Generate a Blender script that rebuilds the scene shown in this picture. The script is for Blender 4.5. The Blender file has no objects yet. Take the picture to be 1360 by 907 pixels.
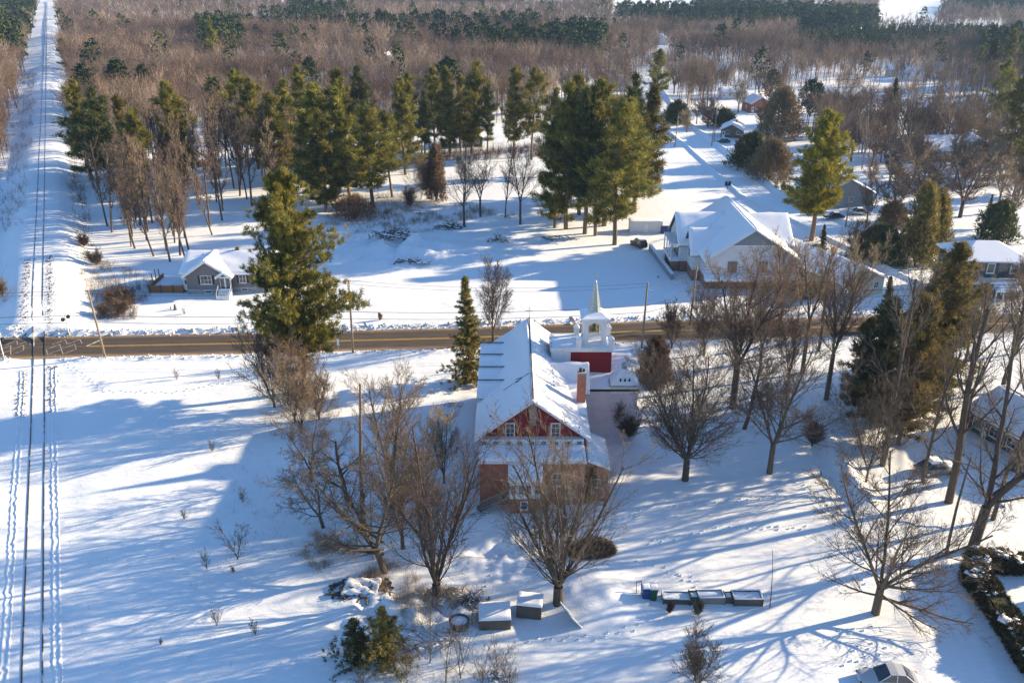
import bpy, math, random
import numpy as np
from mathutils import Vector, Matrix

# ---------------------------------------------------------------- basics
SC = bpy.context.scene
COL = SC.collection
F = 1152.0; TH = math.radians(23.4); CAMH = 50.0
R = math.radians

def ray(px, py):
    u = -(py - 453.5) / F
    return ((px - 680) / F, math.cos(TH) + u * math.sin(TH), -math.sin(TH) + u * math.cos(TH))
def G(px, py, z=0.0):
    """ground point that the photograph shows at a pixel"""
    d = ray(px, py); t = (z - CAMH) / d[2]
    return (d[0] * t, d[1] * t)
def HT(px, ty, Y):
    """height of a point at distance Y seen on row ty"""
    d = ray(px, ty); return CAMH + d[2] * Y / d[1]
def P(X, Y, Z=0.0):
    zc = Y * math.cos(TH) - (Z - CAMH) * math.sin(TH); yc = Y * math.sin(TH) + (Z - CAMH) * math.cos(TH)
    return 680 + F * X / zc, 453.5 - F * yc / zc

def tag(o, label=None, cat=None, group=None, kind=None):
    if label: o['label'] = label
    if cat: o['category'] = cat
    if group: o['group'] = group
    if kind: o['kind'] = kind
    return o
def thing(name, label, cat, loc=(0, 0, 0), rz=0.0, group=None):
    o = bpy.data.objects.new(name, None); COL.objects.link(o)
    o.location = loc; o.rotation_euler = (0, 0, rz); o.empty_display_size = 0.5
    return tag(o, label, cat, group)
def link(name, me, parent=None, loc=(0, 0, 0), rz=0.0):
    o = bpy.data.objects.new(name, me); COL.objects.link(o)
    o.location = loc; o.rotation_euler = (0, 0, rz)
    if parent: o.parent = parent
    return o
def mesh_np(name, V, faces, mat, smooth=False, tint=None):
    """V (n,3); faces a list of int arrays, one row per polygon"""
    me = bpy.data.meshes.new(name)
    V = np.ascontiguousarray(V, dtype=np.float32)
    me.vertices.add(len(V)); me.vertices.foreach_set('co', V.ravel())
    idx = np.concatenate([f.ravel() for f in faces]).astype(np.int32)
    cnt = np.concatenate([np.full(len(f), f.shape[1]) for f in faces]).astype(np.int32)
    st = np.concatenate([[0], np.cumsum(cnt)[:-1]]).astype(np.int32)
    me.loops.add(len(idx)); me.loops.foreach_set('vertex_index', idx)
    me.polygons.add(len(cnt)); me.polygons.foreach_set('loop_start', st); me.polygons.foreach_set('loop_total', cnt)
    if smooth: me.polygons.foreach_set('use_smooth', np.ones(len(cnt), dtype=bool))
    if tint is not None:
        a = me.attributes.new('tint', 'FLOAT', 'POINT'); a.data.foreach_set('value', np.ascontiguousarray(tint, dtype=np.float32))
    me.update(calc_edges=True)
    me.materials.append(mat)
    return me

class MB:
    """collects polygons in the local frame of one part"""
    def __init__(s): s.v = []; s.f = []
    def add(s, pts, faces):
        n = len(s.v); s.v += [tuple(p) for p in pts]; s.f += [tuple(i + n for i in f) for f in faces]; return s
    def box(s, x0, x1, y0, y1, z0, z1):
        return s.add([(x, y, z) for z in (z0, z1) for x, y in ((x0, y0), (x1, y0), (x1, y1), (x0, y1))],
                     [(3, 2, 1, 0), (4, 5, 6, 7), (0, 1, 5, 4), (1, 2, 6, 5), (2, 3, 7, 6), (3, 0, 4, 7)])
    def cbox(s, c, w, d, h, rz=0, z0=None):
        cx, cy, cz = c; co, si = math.cos(rz), math.sin(rz); pts = []
        for z in (cz, cz + h):
            for x, y in ((-w/2, -d/2), (w/2, -d/2), (w/2, d/2), (-w/2, d/2)):
                pts.append((cx + x * co - y * si, cy + x * si + y * co, z))
        return s.add(pts, [(3, 2, 1, 0), (4, 5, 6, 7), (0, 1, 5, 4), (1, 2, 6, 5), (2, 3, 7, 6), (3, 0, 4, 7)])
    def bar(s, a, b, w, h=None):
        a = Vector(a); b = Vector(b); h = h or w; d = (b - a).normalized()
        up = Vector((0, 0, 1)) if abs(d.z) < .95 else Vector((1, 0, 0))
        x = d.cross(up).normalized() * w / 2; y = x.cross(d).normalized() * h / 2
        pts = [p + q for p in (a, b) for q in (-x - y, x - y, x + y, -x + y)]
        return s.add(pts, [(3, 2, 1, 0), (4, 5, 6, 7), (0, 1, 5, 4), (1, 2, 6, 5), (2, 3, 7, 6), (3, 0, 4, 7)])
    def tube(s, a, b, r0, r1=None, k=10):
        a = Vector(a); b = Vector(b); r1 = r0 if r1 is None else r1; d = (b - a).normalized()
        up = Vector((0, 0, 1)) if abs(d.z) < .95 else Vector((1, 0, 0))
        x = d.cross(up).normalized(); y = x.cross(d).normalized(); pts = []
        for p, r in ((a, r0), (b, r1)):
            for i in range(k):
                t = 2 * math.pi * i / k; pts.append(p + (x * math.cos(t) + y * math.sin(t)) * r)
        fs = [(i, (i + 1) % k, k + (i + 1) % k, k + i) for i in range(k)] + [tuple(range(k))[::-1], tuple(range(k, 2 * k))]
        return s.add(pts, fs)
    def poly_prism(s, prof, y0, y1):
        """profile in x,z extruded along y"""
        n = len(prof); pts = [(x, y0, z) for x, z in prof] + [(x, y1, z) for x, z in prof]
        return s.add(pts, [tuple(range(n)), tuple(range(2 * n - 1, n - 1, -1))] + [(i, i + n, (i + 1) % n + n, (i + 1) % n) for i in range(n)])
    def prism_z(s, prof, z0, z1):
        n = len(prof); pts = [(x, y, z0) for x, y in prof] + [(x, y, z1) for x, y in prof]
        return s.add(pts, [tuple(range(n))[::-1], tuple(range(n, 2 * n))] + [(i, (i + 1) % n, (i + 1) % n + n, i + n) for i in range(n)])
    def slab(s, q, t, n=10, m=10, amp=.03, seed=0, edge=True):
        """a layer of snow lying on the four corners q, t thick, uneven, rounded at its rim"""
        rg = random.Random(seed); q = [Vector(p) for p in q]
        nr = (q[1] - q[0]).cross(q[3] - q[0]).normalized()
        if nr.z < 0: nr = -nr
        nr = (nr + Vector((0, 0, 1))).normalized()
        ph = [(rg.uniform(0, 6), rg.uniform(1.5, 6), rg.uniform(1.5, 6)) for _ in range(5)]
        def us(k): return [0.0, .012, .035] + [i / k for i in range(1, k)] + [.965, .988, 1.0]
        U, W = us(n), us(m); pts = []
        for u in U:
            for w in W:
                p = q[0] * (1 - u) * (1 - w) + q[1] * u * (1 - w) + q[2] * u * w + q[3] * (1 - u) * w
                e = min(u, 1 - u, w, 1 - w); k = min(1, e / .035); k = math.sqrt(max(0, 1 - (1 - k) ** 2)) if edge else 1
                h = sum(math.sin(a + b * u * 3 + c * w * 3) for a, b, c in ph) / 5 * amp + rg.uniform(-1, 1) * amp * .25
                pts.append(p + nr * (max(.01, (t + h) * k)))
        a, b = len(U), len(W); n0 = len(s.v)
        s.add(pts, [(i * b + j, (i + 1) * b + j, (i + 1) * b + j + 1, i * b + j + 1) for i in range(a - 1) for j in range(b - 1)])
        return s
    def build(s, name, mat, parent=None, loc=(0, 0, 0), rz=0.0, smooth=False, bevel=0):
        me = bpy.data.meshes.new(name); me.from_pydata(s.v, [], s.f); me.materials.append(mat)
        if smooth:
            for p in me.polygons: p.use_smooth = True
        me.update(); o = link(name, me, parent, loc, rz)
        if bevel:
            b = o.modifiers.new('bevel', 'BEVEL'); b.width = bevel; b.segments = 2; b.limit_method = 'ANGLE'
        return o

# ---------------------------------------------------------------- materials
def nt(name):
    m = bpy.data.materials.new(name); m.use_nodes = True; t = m.node_tree; t.nodes.clear()
    out = t.nodes.new('ShaderNodeOutputMaterial'); return m, t, out
def mat(name, col, rough=.7, col2=None, scale=3.0, bump=0.0, bscale=20.0, metallic=0.0, spec=.3, stretch=None, detail=4, sharp=(.35, .65), trans=0.0, objvar=0.0, coord='Object'):
    m, t, out = nt(name); N = t.nodes; L = t.links
    b = N.new('ShaderNodeBsdfPrincipled'); b.inputs['Roughness'].default_value = rough
    b.inputs['Metallic'].default_value = metallic; b.inputs['Specular IOR Level'].default_value = spec
    b.inputs['Base Color'].default_value = (*col, 1)
    tc = N.new('ShaderNodeTexCoord'); mp = N.new('ShaderNodeMapping'); L.new(tc.outputs[coord], mp.inputs[0])
    if stretch: mp.inputs['Scale'].default_value = stretch
    src = None
    if col2:
        n = N.new('ShaderNodeTexNoise'); n.inputs['Scale'].default_value = scale; n.inputs['Detail'].default_value = detail
        L.new(mp.outputs[0], n.inputs['Vector'])
        r = N.new('ShaderNodeValToRGB'); r.color_ramp.elements[0].position = sharp[0]; r.color_ramp.elements[1].position = sharp[1]
        r.color_ramp.elements[0].color = (*col, 1); r.color_ramp.elements[1].color = (*col2, 1)
        L.new(n.outputs[0], r.inputs[0]); src = r.outputs[0]
    if objvar:
        oi = N.new('ShaderNodeObjectInfo'); hs = N.new('ShaderNodeHueSaturation')
        mr = N.new('ShaderNodeMapRange'); mr.inputs[3].default_value = 1 - objvar; mr.inputs[4].default_value = 1 + objvar
        L.new(oi.outputs['Random'], mr.inputs[0]); L.new(mr.outputs[0], hs.inputs['Value'])
        m2 = N.new('ShaderNodeMapRange'); m2.inputs[3].default_value = .5 - objvar * .06; m2.inputs[4].default_value = .5 + objvar * .06
        L.new(oi.outputs['Random'], m2.inputs[0]); L.new(m2.outputs[0], hs.inputs['Hue'])
        if src: L.new(src, hs.inputs['Color'])
        else: hs.inputs['Color'].default_value = (*col, 1)
        src = hs.outputs[0]
    if src: L.new(src, b.inputs['Base Color'])
    if bump:
        n = N.new('ShaderNodeTexNoise'); n.inputs['Scale'].default_value = bscale; n.inputs['Detail'].default_value = 5
        L.new(mp.outputs[0], n.inputs['Vector'])
        bp = N.new('ShaderNodeBump'); bp.inputs['Strength'].default_value = bump; bp.inputs['Distance'].default_value = .05
        L.new(n.outputs[0], bp.inputs['Height']); L.new(bp.outputs[0], b.inputs['Normal'])
    if trans:
        tr = N.new('ShaderNodeBsdfTranslucent'); mx = N.new('ShaderNodeMixShader'); mx.inputs[0].default_value = trans
        tr.inputs[0].default_value = (*col, 1)
        if src: L.new(src, tr.inputs[0])
        L.new(b.outputs[0], mx.inputs[1]); L.new(tr.outputs[0], mx.inputs[2]); L.new(mx.outputs[0], out.inputs[0])
    else: L.new(b.outputs[0], out.inputs[0])
    return m
def mat_lines(name, col, col2, pitch, axis='Z', width=.12, rough=.7, bump=.3, offset_rows=False, col3=None):
    """siding / planks / metal ribs: lines every pitch metres along an axis"""
    m, t, out = nt(name); N = t.nodes; L = t.links
    b = N.new('ShaderNodeBsdfPrincipled'); b.inputs['Roughness'].default_value = rough; b.inputs['Specular IOR Level'].default_value = .3
    tc = N.new('ShaderNodeTexCoord'); sp = N.new('ShaderNodeSeparateXYZ'); L.new(tc.outputs['Object'], sp.inputs[0])
    a = N.new('ShaderNodeMath'); a.operation = 'DIVIDE'; a.inputs[1].default_value = pitch
    if axis == 'XY':
        s2 = N.new('ShaderNodeMath'); s2.operation = 'ADD'; L.new(sp.outputs['X'], s2.inputs[0]); L.new(sp.outputs['Y'], s2.inputs[1]); L.new(s2.outputs[0], a.inputs[0])
    else: L.new(sp.outputs[axis], a.inputs[0])
    fr = N.new('ShaderNodeMath'); fr.operation = 'FRACT'; L.new(a.outputs[0], fr.inputs[0])
    lt = N.new('ShaderNodeMath'); lt.operation = 'LESS_THAN'; lt.inputs[1].default_value = width; L.new(fr.outputs[0], lt.inputs[0])
    n = N.new('ShaderNodeTexNoise'); n.inputs['Scale'].default_value = 1.3; n.inputs['Detail'].default_value = 6; L.new(tc.outputs['Object'], n.inputs['Vector'])
    mx = N.new('ShaderNodeMix'); mx.data_type = 'RGBA'; mx.inputs[6].default_value = (*col, 1); mx.inputs[7].default_value = (*(col3 or tuple(c * .8 for c in col)), 1)
    L.new(n.outputs[0], mx.inputs[0])
    m2 = N.new('ShaderNodeMix'); m2.data_type = 'RGBA'; L.new(lt.outputs[0], m2.inputs[0]); L.new(mx.outputs[2], m2.inputs[6]); m2.inputs[7].default_value = (*col2, 1)
    L.new(m2.outputs[2], b.inputs['Base Color'])
    bp = N.new('ShaderNodeBump'); bp.inputs['Strength'].default_value = bump; bp.inputs['Distance'].default_value = .02; bp.invert = True
    L.new(lt.outputs[0], bp.inputs['Height']); L.new(bp.outputs[0], b.inputs['Normal']); L.new(b.outputs[0], out.inputs[0])
    return m
def mat_brick(name, c1, c2, mortar, scale=1.0):
    m, t, out = nt(name); N = t.nodes; L = t.links
    b = N.new('ShaderNodeBsdfPrincipled'); b.inputs['Roughness'].default_value = .85; b.inputs['Specular IOR Level'].default_value = .2
    tc = N.new('ShaderNodeTexCoord'); sp = N.new('ShaderNodeSeparateXYZ'); L.new(tc.outputs['Object'], sp.inputs[0])
    ad = N.new('ShaderNodeMath'); L.new(sp.outputs['X'], ad.inputs[0]); L.new(sp.outputs['Y'], ad.inputs[1])
    cb = N.new('ShaderNodeCombineXYZ'); L.new(ad.outputs[0], cb.inputs[0]); L.new(sp.outputs['Z'], cb.inputs[1])
    br = N.new('ShaderNodeTexBrick'); br.inputs['Scale'].default_value = scale; br.inputs['Brick Width'].default_value = .24; br.inputs['Row Height'].default_value = .08
    br.inputs['Mortar Size'].default_value = .008; br.inputs['Color1'].default_value = (*c1, 1); br.inputs['Color2'].default_value = (*c2, 1); br.inputs['Mortar'].default_value = (*mortar, 1)
    L.new(cb.outputs[0], br.inputs['Vector'])
    n = N.new('ShaderNodeTexNoise'); n.inputs['Scale'].default_value = .9; n.inputs['Detail'].default_value = 6; L.new(tc.outputs['Object'], n.inputs['Vector'])
    hs = N.new('ShaderNodeHueSaturation'); mr = N.new('ShaderNodeMapRange'); mr.inputs[3].default_value = .6; mr.inputs[4].default_value = 1.35
    L.new(n.outputs[0], mr.inputs[0]); L.new(mr.outputs[0], hs.inputs['Value']); L.new(br.outputs['Color'], hs.inputs['Color'])
    L.new(hs.outputs[0], b.inputs['Base Color']); L.new(b.outputs[0], out.inputs[0]); return m
def mat_snow(name, col=(.84, .875, .895), b1=.5, b2=.25, rough=.65, wind=True):
    m, t, out = nt(name); N = t.nodes; L = t.links
    b = N.new('ShaderNodeBsdfPrincipled'); b.inputs['Roughness'].default_value = rough; b.inputs['Specular IOR Level'].default_value = .25
    b.inputs['Base Color'].default_value = (*col, 1)
    ge = N.new('ShaderNodeNewGeometry')
    n1 = N.new('ShaderNodeTexNoise'); n1.inputs['Scale'].default_value = .55; n1.inputs['Detail'].default_value = 6; n1.inputs['Roughness'].default_value = .62
    n2 = N.new('ShaderNodeTexNoise'); n2.inputs['Scale'].default_value = 4.5; n2.inputs['Detail'].default_value = 5; n2.inputs['Roughness'].default_value = .7
    mp = N.new('ShaderNodeMapping'); mp.inputs['Scale'].default_value = (.6, 1.6, 1) if wind else (1, 1, 1); mp.inputs['Rotation'].default_value = (0, 0, R(-18))
    L.new(ge.outputs['Position'], mp.inputs[0]); L.new(mp.outputs[0], n1.inputs['Vector']); L.new(ge.outputs['Position'], n2.inputs['Vector'])
    p1 = N.new('ShaderNodeBump'); p1.inputs['Strength'].default_value = b1; p1.inputs['Distance'].default_value = .25; L.new(n1.outputs[0], p1.inputs['Height'])
    p2 = N.new('ShaderNodeBump'); p2.inputs['Strength'].default_value = b2; p2.inputs['Distance'].default_value = .05; L.new(n2.outputs[0], p2.inputs['Height'])
    L.new(p1.outputs[0], p2.inputs['Normal']); L.new(p2.outputs[0], b.inputs['Normal']); L.new(b.outputs[0], out.inputs[0]); return m
def mat_tint(name, ca, cb_, cc, rough=.85, trans=0.0):
    """three natural colours of the trees, chosen per tree by the attribute 'tint'"""
    m, t, out = nt(name); N = t.nodes; L = t.links
    b = N.new('ShaderNodeBsdfPrincipled'); b.inputs['Roughness'].default_value = rough; b.inputs['Specular IOR Level'].default_value = .15
    a = N.new('ShaderNodeAttribute'); a.attribute_name = 'tint'
    r = N.new('ShaderNodeValToRGB'); e = r.color_ramp.elements; e[0].position = 0; e[0].color = (*ca, 1); e[1].position = 1; e[1].color = (*cc, 1)
    k = e.new(.6); k.color = (*cb_, 1)
    L.new(a.outputs['Fac'], r.inputs[0]); L.new(r.outputs[0], b.inputs['Base Color']); L.new(b.outputs[0], out.inputs[0]); return m

M = {}
M['snow'] = mat_snow('snow', b2=.42)
M['roof_snow'] = mat_snow('roof_snow', (.87, .88, .9), .12, .15, wind=False)
M['thin_snow'] = mat('thin_snow_metal', (.8, .82, .85), .6, (.42, .42, .43), 2.2, stretch=(1, 12, 1), sharp=(.5, .62))
M['bark'] = mat('bark', (.075, .055, .042), .9, (.155, .118, .085), 3, .6, 12, stretch=(6, 6, 1), objvar=.25)
M['twig'] = mat('twig', (.135, .105, .082), .85, objvar=.3)
M['twig_tan'] = mat('twig_tan', (.27, .2, .135), .85, objvar=.25)
M['twig_red'] = mat('twig_red', (.2, .14, .1), .85, objvar=.25)
M['pine_bark'] = mat('pine_bark', (.13, .09, .065), .9, (.24, .16, .11), 4, .6, 10, stretch=(5, 5, 1))
M['needles'] = mat('pine_needles', (.078, .09, .018), .6, (.28, .235, .045), .7, spec=.3, trans=.28, objvar=.25, coord='Object', sharp=(.4, .6))
M['needles_yellow'] = mat('yellow_pine_needles', (.15, .16, .02), .6, (.36, .3, .03), .8, trans=.28)
M['needles_dark'] = mat('spruce_needles', (.045, .062, .026), .65, (.11, .11, .03), 1.2, trans=.2, objvar=.25)
M['cedar'] = mat('cedar_leaves', (.11, .1, .028), .7, (.27, .205, .06), 1.0, trans=.3, objvar=.25)
M['brown_shrub'] = mat('brown_shrub_leaves', (.13, .085, .045), .8, (.27, .18, .1), 2, objvar=.2, trans=.15)
M['red'] = mat_lines('red_siding', (.27, .022, .03), (.12, .012, .016), .2, 'XY', .1)
M['brick'] = mat_brick('brick', (.38, .1, .06), (.44, .15, .09), (.3, .24, .2))
M['hall_brick'] = mat_brick('hall_brick', (.25, .12, .085), (.3, .15, .1), (.35, .3, .26))
M['white'] = mat('white_paint', (.78, .78, .77), .5, (.68, .69, .7), 1.5)
M['stucco'] = mat('lavender_stucco', (.62, .56, .6), .85, (.7, .65, .68), 1.2, .25, 30)
M['sid_white'] = mat_lines('white_siding', (.72, .73, .74), (.5, .51, .53), .18, 'Z', .1)
M['sid_grey'] = mat_lines('grey_siding', (.2, .19, .2), (.12, .115, .12), .16, 'Z', .12)
M['sid_slate'] = mat_lines('slate_siding', (.28, .3, .33), (.2, .21, .23), .18, 'Z', .1)
M['sid_blue'] = mat_lines('dark_blue_siding', (.05, .1, .13), (.03, .06, .08), .2, 'Z', .12)
M['sid_brown'] = mat_lines('brown_siding', (.2, .13, .09), (.12, .08, .06), .2, 'Z', .12)
M['sid_cream'] = mat_lines('cream_siding', (.6, .55, .45), (.45, .41, .34), .2, 'Z', .1)
M['found'] = mat('concrete', (.38, .38, .38), .9, (.28, .28, .28), 3, .3, 20)
M['shingle'] = mat('roof_shingle', (.09, .09, .1), .9, (.14, .14, .15), 8)
M['metal'] = mat('weathered_metal', (.42, .47, .47), .4, (.3, .34, .34), 3, metallic=.5, stretch=(1, 1, 3))
M['glass'] = mat('window_glass', (.02, .03, .045), .06, spec=.9)
M['dark'] = mat('dark_opening', (.015, .016, .02), .6)
M['wood_grey'] = mat_lines('grey_wood', (.21, .19, .17), (.1, .09, .08), .14, 'Z', .1, col3=(.3, .27, .24))
M['wood_orange'] = mat_lines('cedar_boards', (.36, .17, .07), (.2, .09, .04), .3, 'Z', .08)
M['wood_dark'] = mat_lines('dark_timber', (.085, .07, .06), (.04, .035, .03), .2, 'Z', .1, col3=(.15, .125, .1))
M['pole'] = mat('pole_wood', (.34, .27, .19), .85, (.22, .17, .12), 5, stretch=(4, 4, .5))
M['black'] = mat('black_metal', (.02, .02, .022), .4)
M['wire'] = mat('wire', (.05, .05, .05), .5)
M['rail'] = mat('rail_steel', (.07, .055, .045), .5, (.5, .5, .52), .5, sharp=(.56, .62))
M['rubber'] = mat('tyre', (.015, .015, .016), .8)
M['steel'] = mat('rim_steel', (.5, .5, .52), .3, metallic=.8)
M['car_silver'] = mat('silver_paint', (.62, .62, .62), .25, metallic=.3, spec=.6)
M['car_dark'] = mat('dark_paint', (.03, .033, .04), .2, spec=.7)
M['car_tan'] = mat('tan_paint', (.3, .25, .2), .3, spec=.6)
M['binblue'] = mat('blue_plastic', (.02, .06, .2), .4)
M['bingreen'] = mat('green_plastic', (.02, .07, .04), .4)
M['orange'] = mat('red_orange_paint', (.35, .05, .03), .5)
M['straw'] = mat('dry_grass', (.3, .22, .12), .9, (.2, .13, .08), .5)
M['yellow'] = mat('yellow_line', (.55, .34, .06), .7, (.25, .18, .1), 2.5, sharp=(.45, .75), coord='Object')
M['whiteline'] = mat('white_line', (.6, .56, .5), .7, (.2, .17, .14), 3, sharp=(.42, .6))
# ---------------------------------------------------------------- tree makers
def norm3(d):
    l = math.sqrt(d[0]*d[0] + d[1]*d[1] + d[2]*d[2]) or 1.0
    return (d[0]/l, d[1]/l, d[2]/l)
def turn(d, ang, az):
    """tilt the direction d by ang towards the azimuth az"""
    if abs(d[2]) < .9: a = norm3((d[1], -d[0], 0.0))
    else: a = norm3((0.0, d[2], -d[1]))
    b = (d[1]*a[2]-d[2]*a[1], d[2]*a[0]-d[0]*a[2], d[0]*a[1]-d[1]*a[0])
    s, c = math.sin(ang), math.cos(ang); ca, sa = math.cos(az), math.sin(az)
    return tuple(d[i]*c + (a[i]*ca + b[i]*sa)*s for i in range(3))
def tubes(S, k):
    """S (n,8): start, end, two radii -> tapered k-sided tubes"""
    S = np.asarray(S, dtype=np.float64); a, b = S[:, :3], S[:, 3:6]; d = b - a
    ln = np.linalg.norm(d, axis=1, keepdims=True); d = d / np.maximum(ln, 1e-6)
    if k > 4: b = b + d * S[:, 7:8] * .35
    ref = np.where(np.abs(d[:, 2:3]) < .9, [[0., 0, 1]], [[1., 0, 0]])
    x = np.cross(d, ref); x /= np.linalg.norm(x, axis=1, keepdims=True); y = np.cross(x, d)
    V = np.empty((len(S), 2, k, 3))
    for i in range(k):
        t = 2 * math.pi * i / k; o = x * math.cos(t) + y * math.sin(t)
        V[:, 0, i] = a + o * S[:, 6:7]; V[:, 1, i] = b + o * S[:, 7:8]
    base = (np.arange(len(S)) * 2 * k)[:, None]
    Fq = np.concatenate([base + np.array([i, (i+1) % k, k+(i+1) % k, k+i]) for i in range(k)])
    return V.reshape(-1, 3), Fq
def join(parts):
    V = []; Fs = []; n = 0
    for v, f in parts:
        V.append(v); Fs.append(f + n); n += len(v)
    return np.concatenate(V), Fs

def grow(S, rg, p, d, L, r, lev, cfg):
    n = cfg['n'][lev]; sl = L / n; last = lev == cfg['max']; az = rg.uniform(0, 6.28)
    for i in range(n):
        r1 = max(cfg['rmin'], r * (1 - (.72 if lev else .6) * (i + 1) / n)); r0 = max(cfg['rmin'], r * (1 - (.72 if lev else .6) * i / n))
        w = cfg['wob'][lev]; tr = cfg['trop'][lev]
        d = norm3((d[0] + rg.gauss(0, w), d[1] + rg.gauss(0, w), d[2] + rg.gauss(0, w) + tr))
        q = (p[0] + d[0]*sl, p[1] + d[1]*sl, p[2] + d[2]*sl)
        S.append((lev, *p, *q, r0, r1 if not (last and i == n - 1) else cfg['rmin'] * .5))
        t = (i + 1) / n
        if not last and t >= cfg['start'][lev]:
            k = cfg['kids'][lev]; k = int(k) + (rg.random() < k - int(k))
            for _ in range(k):
                az += 2.4 + rg.uniform(-.5, .5); s = rg.random()
                c = (p[0] + (q[0]-p[0])*s, p[1] + (q[1]-p[1])*s, p[2] + (q[2]-p[2])*s)
                cl = L * cfg['ratio'][lev] * (1 - cfg['taper'][lev] * t) * rg.uniform(.7, 1.2)
                grow(S, rg, c, turn(d, R(cfg['ang'][lev] + rg.uniform(-12, 12)), az), cl, r1 * cfg['rr'][lev], lev + 1, cfg)
        p = q
    return p
CFG = dict(max=4, n=(8, 6, 5, 3, 2), wob=(.035, .06, .07, .08, .08), trop=(.02, .10, .08, .06, .05), start=(.2, .18, .12, .05, 0), kids=(1.9, 1.6, 1.5, 1.2, 0),
           ratio=(.6, .55, .55, .55, 0), taper=(.5, .45, .4, .3, 0), ang=(40, 30, 28, 27, 0), rr=(.55, .6, .6, .65, 0), rmin=.0095)
def cfg(**k): c = dict(CFG); c.update(k); return c
def bare_mesh(seed, H, r, stems=1, spread=10, conf=None, low=.12, lean=(0, 0), extra=(), barkmat='bark', twigmat='twig'):
    rg = random.Random(seed); conf = conf or CFG; S = []
    if stems == 1:
        grow(S, rg, (0, 0, -.3), norm3((lean[0], lean[1], 1)), H * .88, r, 0, conf)
    else:
        q = (lean[0]*low*H, lean[1]*low*H, low * H)
        if low > .02: S.append((0, 0, 0, -.3, *q, r, r * .85))
        a0 = rg.uniform(0, 6)
        for i in range(stems):
            d = turn((lean[0], lean[1], 1), R(spread * rg.uniform(.55, 1.25)), a0 + i * 6.28 / stems + rg.uniform(-.4, .4))
            c2 = dict(conf); c2['start'] = (.1,) + conf['start'][1:]
            o = (0, 0, 0) if low > .02 else (rg.gauss(0, .25), rg.gauss(0, .25), 0)
            grow(S, rg, (q[0] + o[0], q[1] + o[1], q[2] - (.3 if low <= .02 else .1)), d, H * (1 - low) * rg.uniform(.7, .95), r * .7 / stems ** .35, 0, c2)
    for (z, az, el, L, rr) in extra:      # single long limbs: height, azimuth, elevation, length, radius
        d = (math.cos(R(az)) * math.cos(R(el)), math.sin(R(az)) * math.cos(R(el)), math.sin(R(el)))
        c2 = dict(conf); c2['trop'] = (0,) + (.03,) + conf['trop'][2:]
        grow(S, rg, (0, 0, z), d, L, rr, 1, c2)
    A = np.array(S); lev = A[:, 0]
    top = max(A[:, 6].max(), .1); A[:, 1:7] *= 1.0; s = H / top; A[:, [3, 6]] = np.where(A[:, [3, 6]] > 0, A[:, [3, 6]] * s, A[:, [3, 6]])
    tr = [tubes(A[lev == 0][:, 1:], 8)]
    cl = 2 if (lev >= 2).any() else 1
    if cl == 2: tr.append(tubes(A[lev == 1][:, 1:], 5))
    V, Fs = join(tr); t = mesh_np('trunk', V, Fs, M[barkmat], True)
    V, Fq = tubes(A[lev >= cl][:, 1:], 3); c = mesh_np('crown', V, [Fq], M[twigmat])
    return t, c
def tufts(rg, C, D, m, l, w, jit=.7, off=.12):
    """m needle sprays at every centre C along D"""
    n = len(C); C = np.repeat(C, m, 0); D = np.repeat(D, m, 0)
    d = D + rg.normal(0, jit, (n*m, 3)); d /= np.linalg.norm(d, axis=1, keepdims=True)
    c = C + rg.normal(0, off, (n*m, 3)); s = np.cross(d, rg.normal(0, 1, (n*m, 3))); s /= np.maximum(np.linalg.norm(s, axis=1, keepdims=True), 1e-6)
    L = l * rg.uniform(.6, 1.3, (n*m, 1)); V = np.empty((n*m, 4, 3))
    V[:, 0] = c - d * L * .35; V[:, 1] = c + s * w; V[:, 2] = c + d * L; V[:, 3] = c - s * w
    base = (np.arange(n*m) * 4)[:, None]
    return V.reshape(-1, 3), base + np.array([0, 1, 2, 3])
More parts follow.
